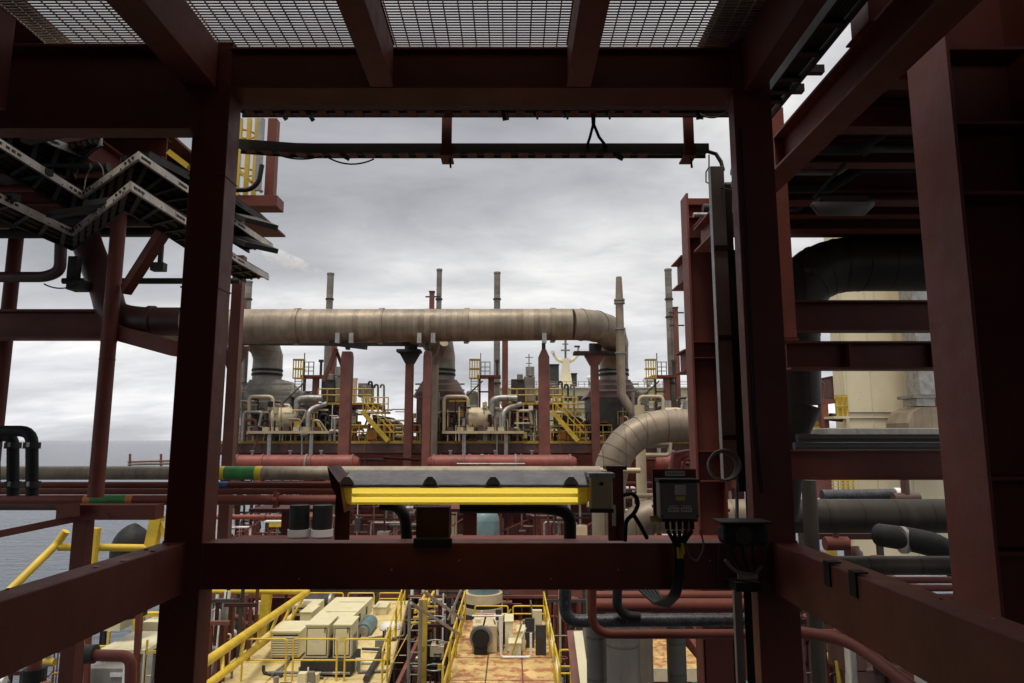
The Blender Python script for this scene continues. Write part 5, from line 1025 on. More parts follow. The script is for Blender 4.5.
# ================================================================ ACCOMMODATION BLOCK with mast (150 m)
Ya = 150.0
ab = thing('bridge_house', 'cream superstructure with a dark window row behind the right module', 'superstructure', P(580, 440, Ya))
M().pbox(500, 388, 690, 403, Ya, 20).build('bridge', CREAML, ab); M().pbox(496, 386.5, 694, 388, Ya-1, 22).build('roof', WHT, ab); M().pbox(510, 403.2, 690, 408, Ya+.5, 20).build('ledge', CREAM, ab); M().pbox(480, 408.2, 690, 470, Ya+2, 22).build('lower_house', CREAML, ab)
for q in range(14): M().pbox(502+q*12.5, 396, 513+q*12.5, 400.6, Ya-.15, .3).build('window', GRYD, ab)
rl = M()
for q in range(30): rl.pbox(500+q*6, 381.5, 500.6+q*6, 386.5, Ya, .1)
for yy in (381.5, 384): rl.pbox(500, yy, 690, yy+.5, Ya, .1)
rl.build('railing', GRY, ab)
ms = thing('radar_mast', 'cream Y shaped radar mast on the superstructure', 'mast', P(566, 386, Ya+3)); Yq = Ya+3
o = M(); a = [P(559.5,388,Yq), P(573,388,Yq), P(568.5,358,Yq), P(564,358,Yq)]
for dz in (0,): 
    o.add([*a, *[v+Vector((0,2.2,0)) for v in a]], [(3,2,1,0),(4,5,6,7),(0,1,5,4),(1,2,6,5),(2,3,7,6),(3,0,4,7)])
o.build('tower', CREAM, ms)
M().tube([P(566,362,Yq+1), P(558,360,Yq+1), P(554,355,Yq+1), P(552.5,350,Yq+1)], [U(3,Yq),U(2,Yq),U(1.6,Yq),U(1.2,Yq)], 10).build('arm', CREAM, ms); M().tube([P(566,362,Yq+1), P(573,360,Yq+1), P(578,355,Yq+1), P(578.5,346,Yq+1)], [U(3,Yq),U(2,Yq),U(1.6,Yq),U(1.0,Yq)], 10).build('arm', CREAM, ms)
M().cyl(P(565.5,358,Yq+1), P(565.5,340,Yq+1), U(1.1,Yq), 8).build('pole', GRY, ms); M().pbox(561, 349.5, 570, 350.8, Yq, .5).build('crosstree', GRY, ms); M().pbox(562.5, 343.5, 568.5, 344.4, Yq, .5).build('crosstree', GRY, ms); M().pbox(574.5, 345.5, 580, 347, Yq, .8).build('radar_scanner', GRYD, ms); M().pbox(551,351,555,353, Yq,.8).build('radar_scanner', WHT, ms)
for k, (a, b, yt_) in enumerate(((550, 559, 364), (570, 577, 373))):
    t = thing('funnel', ['dark square funnel left of the radar mast', 'dark square funnel right of the radar mast'][k], 'funnel', P((a+b)/2, 387, Ya+8)); M().pbox(a, yt_+1.2, b, 388, Ya+8, 6).build('casing', GRYD, t, .1); M().pbox(a-.4, yt_, b+.4, yt_+1.1, Ya+7.8, 6.4).build('rim', BLK, t); 
t = thing('radar_mast', 'thin lattice antenna mast left of the third duct support', 'mast', P(529,386,Ya)); M().cyl(P(529,392,Ya), P(529,354,Ya), U(.6,Ya), 6).build('pole', GRY, t)
for yy, w_ in ((357, 4), (363, 3), (370, 2.4)): M().pbox(529-w_, yy, 529+w_, yy+.7, Ya, .3).build('crosstree', GRY, t)
for k, (px_, py_, r_) in enumerate(((589, 378, 2.5), (648, 380, 5.5), (658, 384, 3.5))):
    t = thing('radar_dome', ['small white radar dome right of the mast', 'large white radar dome behind the yellow cage at right', 'smaller white radar dome next to the large one'][k], 'radar dome', P(px_, py_, Ya)); c = P(px_,py_,Ya); o = M(); r = U(r_,Ya)
    o.tube([c+Vector((0,0,r*math.sin(a))) for a in [(-.5+i/10)*math.pi for i in range(11)]], [max(.02,r*math.cos((-.5+i/10)*math.pi)) for i in range(11)], 18, caps=False); o.build('dome', WHT, t); M().cyl(c-Vector((0,0,r*.9)), P(px_,387,Ya), r*.3, 8).build('pedestal', GRY, t)
# ================================================================ CREAM BUILDING at the right (36 m)
Yc = 36.0
cb = thing('cream_building', 'tall cream panelled module wall behind the right hand beams', 'building', P(900, 500, Yc))
M().pbox(842, 200, 1180, 560, Yc, 1.0).build('wall', CREAM, cb)
for yy in (418, 412): M().pbox(843, yy, 1100, yy+.8, Yc-.05, .04).build('joint_strip', GRY, cb)
M().pbox(841, 214, 844, 470, Yc-.12, .1).build('corner_post', CREAML, cb); M().pbox(870, 200, 870.7, 560, Yc-.03, .028).build('joint_strip', CREAML, cb); M().pbox(905, 200, 905.7, 560, Yc-.03, .028).build('joint_strip', CREAML, cb)
gd = thing('wall_duct', 'grey square duct with a rounded hood against the cream wall', 'duct', P(925,440,33))
M().pbox(914, 235, 934, 395, 33.5, 1.2).build('duct', GAL, gd, .02); M().pbox(913, 395.2, 936, 398, 33.4, 1.4).build('flange', GRY, gd); M().pbox(917, 398.2, 935, 406, 33.5, 1.2).build('neck', GAL, gd)
c = P(925, 432, 33.2); o = M(); hw = U(18,33.2); o.prism((c.x,33.0,c.z), (c.x,35.0,c.z), [(-hw,-.3),(hw+2,-.3),(hw+2,hw*1.35),(-hw*.2,hw*1.35),(-hw*.7,hw*1.1),(-hw,hw*.5)]); o.build('hood', PIPEC, gd)
M().pbox(935, 235, 960, 420, 34, 1.5).build('side_panel', PINK, gd)
sl = thing('grey_roof', 'mottled grey equipment roof at the foot of the cream wall', 'equipment housing', P(880,435,30)); M().pbox(828, 428, 990, 436, 30, 3).build('roof', GRY, sl, .05); M().pbox(830, 436.2, 990, 470, 30.2, 3).build('casing', GRYD, sl)
wp = thing('wall_platform', 'small yellow railed platform hanging off the corner of the cream wall', 'platform', P(840,418,34)); M().pbox(836, 395, 848, 416, 34.3, .05).build('gate', YELD, wp)
for px_ in (837, 842, 846.5): M().pbox(px_, 396, px_+1, 416, 34, .05).build('post', YEL, wp)
for yy in (396, 405): M().pbox(836.5, yy, 848, yy+1.2, 33.95, .04).build('rail', YEL, wp)
M().pbox(834, 416.2, 850, 418.5, 33.9, 1.2).build('floor', CREAML, wp)
t = thing('rust_tank', 'rusty brown square tank left of the cream wall against the sky', 'tank', P(838,399,38)); M().pbox(832, 377, 846, 399, 38, 2).build('body', BRN, t, .05); M().pbox(831, 376, 847, 377.2, 37.9, 2.2).build('lid', BRN, t)
t = thing('ladder_cage', 'small red ladder cage beside the rusty tank', 'ladder', P(820,400,36)); 
for px_ in (814, 819, 824): M().tube([P(px_-1,402,36), P(px_,384,36), P(px_-3,381,36)], .05, 6).build('bar', REDF, t)
for yy in (383, 391, 398): M().pbox(812, yy, 825, yy+1, 36, .05).build('hoop', REDF, t)
t = thing('machinery_rack', 'red frame with dark machinery left of the cream wall', 'pipe skid', P(820,432,35)); M().pbox(808, 399, 838, 403, 35, 1).build('beam', REDF, t); M().pbox(822, 403.2, 829, 433, 35, .4).build('post', REDF, t); M().pbox(805, 426, 822, 434, 35.3, .5).build('yellow_rail', YELD, t)
M().cyl(P(806,415,36), P(822,415,36), U(6,36), 14).build('tank', GRY, t); M().cyl(P(830,417,36), P(842,418,36), U(4,36), 12).build('tank', GRYD, t); M().pbox(805, 408, 820, 426, 37, 1).build('box', YELD, t, .05)
t = thing('yellow_basket', 'yellow mesh basket between cross beam and long dark pipe', 'basket', P(843,490,20)); 
for q in range(5): M().pbox(833+q*5, 480, 834+q*5, 491, 20, .04).build('bar', YEL, t)
for q in range(4): M().pbox(832, 480+q*3.2, 855, 481+q*3.2, 19.95, .04).build('rail', YEL, t)
t = thing('steel_screen', 'dark red panel right of the right column above the long pipe', 'panel', P(822,495,22)); M().pbox(808, 470, 832, 498, 22, .3).build('plate', REDF, t); M().pbox(806, 468, 834, 470, 21.95, .4).build('rim', RED, t)
PX[0] = 0
skid('dim valve cluster below the long dark pipe, right of the right column', P(815,550,14).x, P(880,550,14).x, 14, P(840,535,14).z, -8, 12, mats=(GRYD,RED,BRN,GRY,YELD), seed=91, group='process skids at right')
skid('dim scaffold and pipe skid at the bottom right under the side beam', P(800,640,16).x, P(880,640,16).x, 16, P(840,620,16).z, -9, 10, mats=(GRYD,RED,DRED,BLK,YELD), seed=92, group='process skids at right')
# ================================================================ LOWER PLATFORMS
ZP = -7.05
def D(px, py): return G(px, py, ZP)
def loop_rail(parent, a, b, h=1.05, r=.03, mat=YEL):
    """one closed tubular guard section: rounded top corners, mid rail"""
    up = Vector((0,0,h)); o = M().tube([a, a+up, b+up, b], r, 8, .09, steps=4).build('guard_section', mat, parent)
    M().cyl(a+up*.5, b+up*.5, r*.85, 8).build('mid_rail', mat, o); return o
# ---- left platform with cream cabinets
lp = thing('cabinet_platform', 'yellow deck platform holding the cream cabinets, bottom left of centre', 'platform', D(300, 680))
fl = D(218, 683); x0 = D(216, 681).x; x1 = D(406, 681).x
x1 = D(397, 683).x; xk = P(408, 605, 31.5).x
M().add([(x0-.3,18,ZP-.25),(x1,18,ZP-.25),(xk,31.5,ZP-.25),(x0-.3,31.5,ZP-.25),(x0-.3,18,ZP),(x1,18,ZP),(xk,31.5,ZP),(x0-.3,31.5,ZP)], [(3,2,1,0),(4,5,6,7),(0,1,5,4),(1,2,6,5),(2,3,7,6),(3,0,4,7)]).build('floor', YELP, lp)
M().box(x0-.3, x1, 17.95, 17.995, ZP-.5, ZP+.05).build('kick_plate', YELD, lp)
for (a, b) in ((241, 285), (292, 336), (344, 387)):
    p = D(a, 681.5); q = D(b, 681.5); q.y = p.y; loop_rail(lp, p, q, P(300,639,p.y).z-ZP)
for (a, b) in ((309, 343), (348, 374), (379, 402)):
    p = P(a, 600, 30.8); q = P(b, 600, 30.8); p.z = q.z = ZP+.001; loop_rail(lp, p, q, P(350,593,30.8).z-ZP)
p = Vector((x1, 20.5, ZP)); 
def xe(y): return x1 + (xk-x1)*(y-18)/13.5 - .1
for k in range(4): loop_rail(lp, Vector((xe(20.6+k*2.6),20.6+k*2.6,ZP)), Vector((xe(22.9+k*2.6),22.9+k*2.6,ZP)), 1.1)
for k in range(6): M().box(x0+.2+k*1.0, x0+.32+k*1.0, 19.9, 31, ZP-.6, ZP-.251).build('under_beam', REDF, lp)
def gbox(mb, pxa, pxb, py_top, py_base, d, z0=ZP):
    """box standing on z0: front foot on pixel row py_base, front top at py_top"""
    a = G(pxa, py_base, z0); b = G(pxb, py_base, z0); zt = P((pxa+pxb)/2, py_top, a.y).z; b.y = a.y
    mb.box(a.x, b.x, a.y, a.y+d, z0+.002, zt); return a, b, zt
for k in range(4): M().box(x0-.2, x1-.1, 20.4+k*2.6, 20.44+k*2.6, ZP+.001, ZP+.006).build('plate_joint', YELD, lp)
for k in range(3): M().box(x0+1.5+k*1.7, x0+1.54+k*1.7, 18.1, 31, ZP+.002, ZP+.008).build('plate_joint', YELD, lp)
t = thing('louvred_unit', 'cream louvred air unit with horizontal slats, leftmost on the platform', 'air unit', D(284, 662))
a, b, zt = gbox(M(), 270, 299, 633, 661, .9); m = M(); m.box(a.x, b.x, a.y, a.y+1.2, ZP+.1, zt); m.build('casing', CREAML, t, .02)
s = M()
for k in range(8): zz = ZP+.18+k*(zt-ZP-.26)/8; s.box(a.x+.04, b.x-.04, a.y-.035, a.y-.002, zz, zz+.05)
s.build('slats', CREAML, t); s = M(); s.box(a.x+.06, b.x-.06, a.y-.001, a.y-.0005, ZP+.15, zt-.05); s.build('grille', GRYD, t)
M().box(a.x-.03, b.x+.03, a.y-.04, a.y+1.25, zt+.001, zt+.07).build('lid', CREAML, t, .01); M().box(a.x+.05, b.x-.05, a.y+.05, a.y+1.1, ZP+.001, ZP+.098).build('plinth', GRYD, t)
for k, (pa, pb, yt_, yb_, d_, lb_) in enumerate(((304, 327, 626, 674, 1.05, 'tall narrow cream cabinet between the louvred unit and its twin'), (332, 350, 626, 674, 1.0, 'slim tall cream cabinet, the right one of the pair'))):
    t = thing('tall_cabinet', lb_, 'cabinet', D((pa+pb)/2, yb_)); a, b, zt = gbox(M(), pa, pb, yt_, yb_, d_)
    M().box(a.x, b.x, a.y, a.y+d_, ZP+.45, zt).build('casing', CREAML, t, .02); M().box(a.x-.02, b.x+.02, a.y-.02, a.y+d_+.02, zt+.001, zt+.05).build('lid', CREAML, t, .01)
    M().box(a.x-.05, b.x+.1, a.y-.25, a.y+d_, ZP+.05, ZP+.448).build('base_skid', GRYD, t, .01); M().cyl((a.x+.1,a.y-.3,ZP+.12), (b.x-.1,a.y-.3,ZP+.12), .05, 8).build('skid_pipe', GAL, t)
    M().box(b.x-.12, b.x-.09, a.y-.03, a.y-.013, ZP+1.2, ZP+1.35).build('handle', GRYD, t); M().box(a.x+.06, b.x-.06, a.y-.012, a.y-.002, ZP+.55, zt-.08).build('door', CREAML, t, .004); M().box(a.x+.03, b.x-.03, a.y-.0015, a.y-.0005, ZP+.52, zt-.05).build('door_seam', GRYD, t); M().box(a.x+.2, a.x+.42, a.y-.018, a.y-.013, zt-.45, zt-.3).build('label', LBLY if k else LBL, t); M().box(b.x+.001, b.x+.01, a.y+.25, a.y+.75, zt-1.0, zt-.35).build('side_vent', GRY, t)
t = thing('long_duct_box', 'long cream duct box with a broad flat top running back over the cabinets', 'duct', D(345, 640))
a = P(313, 617, 25.2); b = P(352, 617, 25.2); zt = a.z; c2 = P(374, 596, 30.6)
yb = G(350, 597, zt).y; xa = G(336, 597, zt).x; xb = G(373, 597, zt).x
o = M(); h_ = .55
o.add([(a.x,25.2,zt-h_),(b.x,25.2,zt-h_),(xb,yb,zt-h_),(xa,yb,zt-h_),(a.x,25.2,zt),(b.x,25.2,zt),(xb,yb,zt),(xa,yb,zt)], [(3,2,1,0),(4,5,6,7),(0,1,5,4),(1,2,6,5),(2,3,7,6),(3,0,4,7)]); o.build('casing', CREAML, t, .02)
for q in range(3):
    yq = 25.9+q*1.5; M().box(a.x+.25+.1*q, b.x-.02, yq, yq+.04, zt+.001, zt+.02).build('seam', BEI, t)
for q in range(3): M().box(b.x+.3*q*(xb-b.x)+.02, b.x+.3*q*(xb-b.x)+.05, 25.6+q*1.6, 26.4+q*1.6, zt-.42, zt-.14).build('side_vent', GRYD, t)
M().box(a.x+.1, a.x+.2, 25.4, 25.5, ZP, zt-h_-.002).build('leg', CREAML, t); M().box(b.x-.25, b.x-.05, 25.3, 25.9, ZP, zt-h_-.002).build('leg', CREAML, t); M().box(xb-.3, xb-.1, yb-.4, yb-.2, ZP, zt-h_-.002).build('leg', CREAML, t); M().box(xa+.1, xa+.3, yb-.4, yb-.2, ZP, zt-h_-.002).build('leg', CREAML, t)
for (px_a, px_b, ya_, yb2, Yq, lb_) in ((292, 317, 605, 616, 27.5, 'small cream box with a slatted front behind the tall cabinets'), (300, 311, 613, 640, 26, 'narrow cream cabinet standing behind the louvred unit'), (299, 305, 630, 655, 24.2, 'thin cream panel wedged right of the louvred unit'), (373, 386, 608, 617, 29, 'small cream box at the right end of the long duct box')):
    t = thing('small_cabinet', lb_, 'cabinet', P((px_a+px_b)/2, yb2, Yq)); a = P(px_a, ya_, Yq); b = P(px_b, yb2, Yq); M().box(a.x, b.x, Yq, Yq+1, b.z if Yq > 27 else ZP+.01, a.z).build('casing', CREAML, t, .02)
    if Yq == 27.5:
        for q in range(2): M().box(a.x+.1, b.x-.15, Yq-.03, Yq-.002, b.z+.12+q*.14, b.z+.17+q*.14).build('slot', GRYD, t)
        M().box(a.x+.1, b.x-.1, Yq+.1, Yq+.9, ZP, b.z-.002).build('stand', GRYD, t)
    else: M().box(a.x-.015, b.x+.015, Yq-.02, Yq+1.02, a.z+.001, a.z+.04).build('lid', CREAML, t)
for k in range(3):
    zz = zt-.12-.12*k
rnd = random.Random(8)
for (lb_, X0_, Y0_, n_) in (('on the yellow floor in front of the tall cabinets', D(300,676).x, 20.8, 10), ('on the yellow floor behind the guard rail at right', D(362,668).x, 22.5, 9), ('scattered around the motor on the cabinet platform', D(372,640).x, 25.0, 10)):
    t2_ = thing('floor_clutter', f'small pipes, hoses and fittings {lb_}', 'fittings', (X0_, Y0_, ZP))
    for q in range(n_):
        a = Vector((X0_+rnd.uniform(-.9,.9), Y0_+rnd.uniform(-.5,.9), ZP+.05)); b_ = a+Vector((rnd.uniform(-.9,.9), rnd.uniform(-.2,.5), 0)); kk = rnd.random()
        if kk < .5: M().tube([a, b_, b_+Vector((0,0,rnd.uniform(.1,.5)))], rnd.choice((.025,.035,.05)), 7, .1).build('pipe', rnd.choice((GRY,GRYD,CABG,BLK,WHT)), t2_)
        elif kk < .8: M().box(a.x, a.x+rnd.uniform(.1,.35), a.y, a.y+rnd.uniform(.1,.3), ZP+.003, ZP+rnd.uniform(.1,.4)).build('box', rnd.choice((GRYD,BRN,CREAML,GRY,CREAML)), t2_)
        else: M().cyl((a.x,a.y,ZP+.003), (a.x,a.y,ZP+rnd.uniform(.2,.6)), rnd.uniform(.05,.12), 12).build('cylinder', rnd.choice((GRYD,GRY,CREAML,GRY)), t2_)
t = thing('motor_pump', 'blue grey motor on a stand at the right side of the long duct box', 'motor', D(366, 640)); c = P(366, 628, 26.5); M().cyl(c+Vector((0,-.5,0)), c+Vector((0,.8,0)), .28, 14).build('motor', TEAL, t); M().box(c.x-.3, c.x+.3, 26.1, 27.2, ZP+.001, c.z-.25).build('stand', GRY, t); M().cyl(c+Vector((0,-.62,0)), c+Vector((0,-.5,0)), .2, 12).build('fan_cover', GAL, t)
t = thing('small_tank', 'squat dark tank behind the cream boxes', 'tank', P(323,604,30)); c = P(318,602,30); M().cyl(c+Vector((-.6,0,0)), c+Vector((.5,0,0)), .33, 14).build('shell', GRYD, t); M().cyl(c+Vector((.5,0,0)), c+Vector((.6,0,0)), .37, 14).build('flange', GAL, t); M().box(c.x-.4, c.x+.4, 29.8, 30.2, ZP, c.z-.3).build('stand', GRYD, t)
for k, (pts_, lb_) in enumerate((([(272,678),(285,668),(290,660)], 'white conduit bending across the yellow floor near the railing'), ([(268,676),(350,677)], 'straight white conduit along the front of the yellow floor'), ([(362,652),(385,653)], 'short dark pipe across the floor right of the cabinets'), ([(366,683),(377,663),(382,652)], 'dark cable run crossing the yellow floor at its right side'))):
    tag(M().tube([D(*p)+Vector((0,0,.1)) for p in pts_], .045 if k != 3 else .1, 8, .2).build('floor_conduit', (CABG,CABG,GRYD,GRYD)[k]), lb_, 'conduit')
t = thing('round_hatch', 'grey domed tank with a red ring right of the cabinets', 'tank', P(395,625,28)); c = P(390,628,27); M().cyl(Vector((c.x,27,ZP)), c, .38, 18).build('shell', REDV, t); M().dome(c, .4, (0,0,1), 18, .6).build('dome', WHT, t)
# ---- big yellow inclined boom frame, nearer, left
t = thing('yellow_boom', 'thick yellow tubular boom slanting up from the left column with lattice bars', 'crane boom', P(250, 640, 15))
A0 = P(180, 680, 17); A1 = P(307, 592, 28); B0 = P(196, 694, 17); B1 = P(294, 619, 28)
M().cyl(A0, A1, .125, 16).build('top_chord', YEL, t); M().cyl(B0, B1, .105, 14).build('bottom_chord', YEL, t)
for k in range(7): 
    f0 = .08+k*.15; M().cyl(A0.lerp(A1, f0), B0.lerp(B1, f0-.05), .055, 10).build('lattice_bar', YEL, t)
M().cyl(P(205,591,28), P(309,591.5,28), .11, 12).build('cross_chord', YEL, t)
M().bar(P(267,594,28), P(262,640,28), .36, .25, (0,1,0)).build('upright', YEL, t)
M().box(A0.x-.1, A0.x+1.5, 16.5, 17.5, -13, A0.z-1.4).build('pedestal', YEL, t)
# ---- centre platform
t = thing('centre_platform', 'rust stained yellow platform with guard rails, bottom centre', 'platform', D(505, 680))
xl = D(447, 683).x; xr = D(557, 683).x; yb = 28.2
M().box(xl, xr, 17.5, yb, ZP-.2, ZP-.0).build('floor', YELF, t); M().box(xr+.002, xr+.1, 17.5, yb, ZP-.3, ZP+.15).build('edge_channel', WHT, t); M().box(xl-.08, xl-.002, 17.5, yb, ZP-.3, ZP+.15).build('edge_channel', YELD, t)
for k in range(4): loop_rail(t, Vector((xl+.06,19.2+k*2.3,ZP)), Vector((xl+.06,21.2+k*2.3,ZP)), 1.15)
for k in range(4): loop_rail(t, Vector((xr-.06,19.2+k*2.3,ZP)), Vector((xr-.06,21.2+k*2.3,ZP)), 1.1)
for (a, b) in ((475, 508), (513, 545)):
    p = P(a,600,yb-.2); q = P(b,600,yb-.2); p.z = q.z = ZP; loop_rail(t, p, q, P(500,606,yb-.2).z-ZP)
M().box(xl+.1, xr-.1, 17.5, 17.6, ZP+.002, ZP+.12).build('toe_board', YELD, t)
for k in range(4): M().box(xl+.02, xr-.02, 19.3+k*2.1, 19.34+k*2.1, ZP+.001, ZP+.006).build('plate_joint', BRN, t)
for k in range(2): M().box(xl+1.1+k*1.1, xl+1.14+k*1.1, 17.7, yb, ZP+.002, ZP+.008).build('plate_joint', BRN, t)
t = thing('pump_cabinet', 'beige arched cabinet with a dark round opening on the centre platform', 'machinery', D(486, 655))
a = P(472, 650, 24.0); b = P(494, 650, 24.0); z1 = P(480, 626, 24).z; M().box(a.x, b.x+.1, 24.0, 25.2, ZP+.002, z1).build('casing', BEI, t, .03)
c = P(481, 637, 23.98); M().cyl(c+Vector((0,.01,0)), c-Vector((0,.12,0)), .38, 20).build('ring', GRY, t); M().cyl(c-Vector((0,.1,0)), c-Vector((0,.2,0)), .29, 20).build('fan_guard', BLK, t); M().box(c.x-.22, c.x+.22, 23.8, 23.97, ZP+.02, c.z).build('lower_cover', BLK, t)
M().cyl((a.x,23.9,z1+.35), (a.x+1.0,23.9,z1+.35), .03, 6).build('hand_bar', WHT, t); M().cyl((a.x+1.0,23.9,ZP), (a.x+1.0,23.9,z1+.35), .03, 6).build('hand_bar', WHT, t)
for (pa, pb, yt_, Yq, dd, lb_) in ((494, 503, 622, 24.6, 1.0, 'cream frame cabinet behind the arched pump cabinet'), (505, 513, 622, 24.2, 1.0, 'tall cream cabinet in the middle of the centre platform'), (517, 525, 632, 24.2, .8, 'short cream cabinet right of the tall one on the centre platform'), (526, 540, 632, 25.6, .8, 'low cream box at the right on the centre platform'), (509, 521, 644, 23.6, .6, 'small pale box at the foot of the tall cream cabinet')):
    q_ = thing('platform_cabinet', lb_, 'cabinet', (P((pa+pb)/2,640,Yq).x, Yq, ZP)); a = P(pa, yt_, Yq); b = P(pb, yt_, Yq); M().box(a.x, b.x, Yq, Yq+dd, ZP+.002, a.z).build('casing', CREAML, q_, .015); M().box(a.x-.02, b.x+.02, Yq-.02, Yq+dd+.02, a.z+.001, a.z+.03).build('lid', CREAML, q_)
    if pa in (494,): M().box(a.x+.05, b.x-.05, Yq-.02, Yq-.001, ZP+.9, ZP+1.25).build('window', GRYD, q_)
for (cx_, cy_, w2_) in ((P(478,630,24).x, 23.95, .5),):
    pass
tag(M().tube([Vector((P(500,620,23.4).x,23.4,ZP+1.3)), Vector((P(501,650,23.4).x,23.4,ZP+.06)), Vector((P(531,655,23.4).x,23.4,ZP+.06)), Vector((P(531,655,23.4).x,23.4,ZP+.8))], .04, 8, .1).build('white_pipe', WHT), 'thin white pipe looping in front of the centre platform cabinets', 'pipe')
rnd = random.Random(18)
t2_ = thing('floor_clutter', 'pipes, hoses and fittings around the cabinets on the centre platform', 'fittings', (D(505,660).x, 23, ZP))
for q in range(22):
    a = Vector((rnd.uniform(xl+.3, xr-.4), rnd.uniform(23.2, 26.6), ZP+.05)); kk = rnd.random()
    if kk < .5: M().tube([a, a+Vector((rnd.uniform(-.5,.5),.1,0)), a+Vector((rnd.uniform(-.5,.5),.1,rnd.uniform(.3,1.3)))], rnd.choice((.02,.03,.045)), 7, .1).build('pipe', rnd.choice((GRY,GRYD,CABG,YELD,WHT)), t2_)
    else: M().box(a.x, a.x+rnd.uniform(.1,.35), a.y, a.y+rnd.uniform(.1,.3), ZP+.003, ZP+rnd.uniform(.1,1.0)).build('box', rnd.choice((GRYD,BRN,CREAML,GRY,CREAML)), t2_)
# small yellow side rail and ladder
t = thing('side_rail', 'small yellow guard rail right of the centre platform', 'railing', P(568,683,20)); 
p = P(560,683,20); q = P(571,683,20); q.z = p.z; loop_rail(t, p, q, P(565,650,20).z-p.z); M().cyl(p+Vector((0,0,.25)), q+Vector((0,0,.25)), .025, 6).build('low_rail', YEL, t)
# vertical caged ladder between the platforms
t = thing('caged_ladder', 'pale caged ladder standing between the two yellow platforms', 'ladder', P(420,683,22)); xa = P(409, 640, 22).x
for dx in (0, .35): M().cyl((xa+dx,22,-12.5), (xa+dx,22,P(410,600,22).z), .05, 8).build('stile', GRY, t)
o = M()
for k in range(24): o.cyl((xa,22,-12.2+k*.32), (xa+.35,22,-12.2+k*.32), .02, 6)
o.build('rungs', GRY, t)
xc = P(434,640,23).x
for k in range(6): M().torus((xc,23.2,-9.5+k*.75), .33, .025, (0,0,1), 18, 5).build('hoop', GAL, t)
M().box(P(418,640,22.6).x, P(426,640,22.6).x, 22.6, 22.9, -12.5, P(420,600,22.6).z).build('post', YELD, t)
for k in range(4): M().box(P(441,640,23).x-.1+.0, P(441,640,23).x, 23, 23.1, -10+k*.9, -9.8+k*.9).build('clip', YEL, t)
for k, (a, b, lb_) in enumerate((((423,591,19),(463,620,22),'upper of two slanting grey scaffold tubes left of the centre platform'), ((411,603,19),(459,634,22),'lower of two slanting grey scaffold tubes left of the centre platform'), ((448,620,27),(461,590,27),'thin scaffold tube leaning right behind the two slanting tubes'))):
    tag(M().cyl(P(*a), P(*b), .045, 8).build('scaffold_tube', GAL), lb_, 'scaffold tube')
t = thing('yellow_stairs', 'narrow yellow stair rails climbing left of the centre platform', 'stairs', P(428,640,25))
for dx in (0, 7): M().bar(P(415+dx,612,24), P(427+dx,592,27), .08, .1).build('stringer', YEL, t)
for k in range(4): c = P(421+k*2.5, 608-k*5, 24.4+k*.7); M().box(c.x-.35, c.x+.35, c.y-.1, c.y+.1, c.z-.5, c.z-.46).build('tread', YELD, t)
# round flange drum top centre
t = thing('flanged_drum', 'pale round drum with a dark bolted ring behind the centre platform', 'vessel', P(483,605,30)); c = P(483,603,30); r = U(19,30)
M().cyl(c-Vector((0,0,.35)), c-Vector((0,0,.1)), r, 28).build('lower_rim', BEI, t); M().cyl(c-Vector((0,0,.1)), c+Vector((0,0,.08)), r*.94, 28).build('bolt_ring', BLK, t); M().cyl(c+Vector((0,0,.08)), c+Vector((0,0,.45)), r*.98, 28).build('shell', BEI, t); M().cyl(Vector((c.x,30,-13)), c-Vector((0,0,.35)), r*.8, 24).build('lower_shell', GRY, t)
# under-platform clutter: skids on the main deck and between
cl = [('behind the yellow boom, farther back', 205, 268, 30, 592, 21), ('under the yellow boom by the left column', 200, 222, 21, 622, 22), ('behind the long cream duct box', 300, 420, 33.2, 590, 23), ('behind the yellow boom at the bottom left', 200, 232, 24, 600, 3), ('right of the cabinet platform behind the ladder', 412, 442, 30, 596, 7), ('behind the centre platform to the left', 435, 480, 32, 592, 8), ('behind the centre platform to the right', 500, 560, 33, 596, 9), ('right of the centre platform, deep below', 550, 590, 28, 600, 10), ('between the ladder and the centre platform', 420, 455, 29, 625, 12)]
for (lb_, xa, xb, Yq, yt_, sd_) in cl:
    skid(f'shadowed process skid {lb_}', P(xa,630,Yq).x, P(xb,630,Yq).x, Yq, P(400,yt_,Yq).z, -14, 14, seed=sd_, group='shadowed skids below the beam')
tag(M().box(-17, 20, 36, 36.3, -13.9, -7.51).build('lower_bulkhead', RED), 'dark red bulkhead in the shade below the mezzanine deck', 'wall')
# right-hand strips of platforms seen between the risers
t = thing('rust_platform', 'rust streaked yellow landing seen between the thick risers', 'platform', P(655,668,24)); a = G(636,669,-9.2); b = G(672,640,-9.2); M().box(a.x, b.x+.4, a.y, b.y+4, -9.4, -9.2).build('floor', YELF, t); M().box(a.x, b.x+.4, a.y-.1, a.y-.002, -9.65, -9.15).build('edge', BEI, t)
M().cyl((a.x,a.y-.3,-10.1), (b.x+.4,a.y-.3,-10.1), .1, 10).build('pipe', GAL, t)
t = thing('green_floor', 'green painted deck strip with a cream kerb at the bottom right of the risers', 'deck', G(695,660,-11)); a = G(683,650,-11); M().box(G(640,612,-11).x, G(705,683,-11).x+2, G(690,690,-11).y, G(650,612,-11).y+6, -11.15, -11.0).build('floor', DECKG, t); M().bar(G(683,645,-10.9), G(704,677,-10.9), .2, .2).build('kerb', BEI, t); M().bar(G(690,640,-9.5), G(712,670,-9.5), .35, .5).build('beam', REDF, t)
t = thing('box_column', 'dark red box column at the bottom just left of the right column', 'steel column', P(725,683,9)); M().pbox(706, 640, 738, 760, 9, .4).build('shaft', RED, t); M().pbox(703, 637, 741, 640, 8.97, .5).build('cap', RED, t)
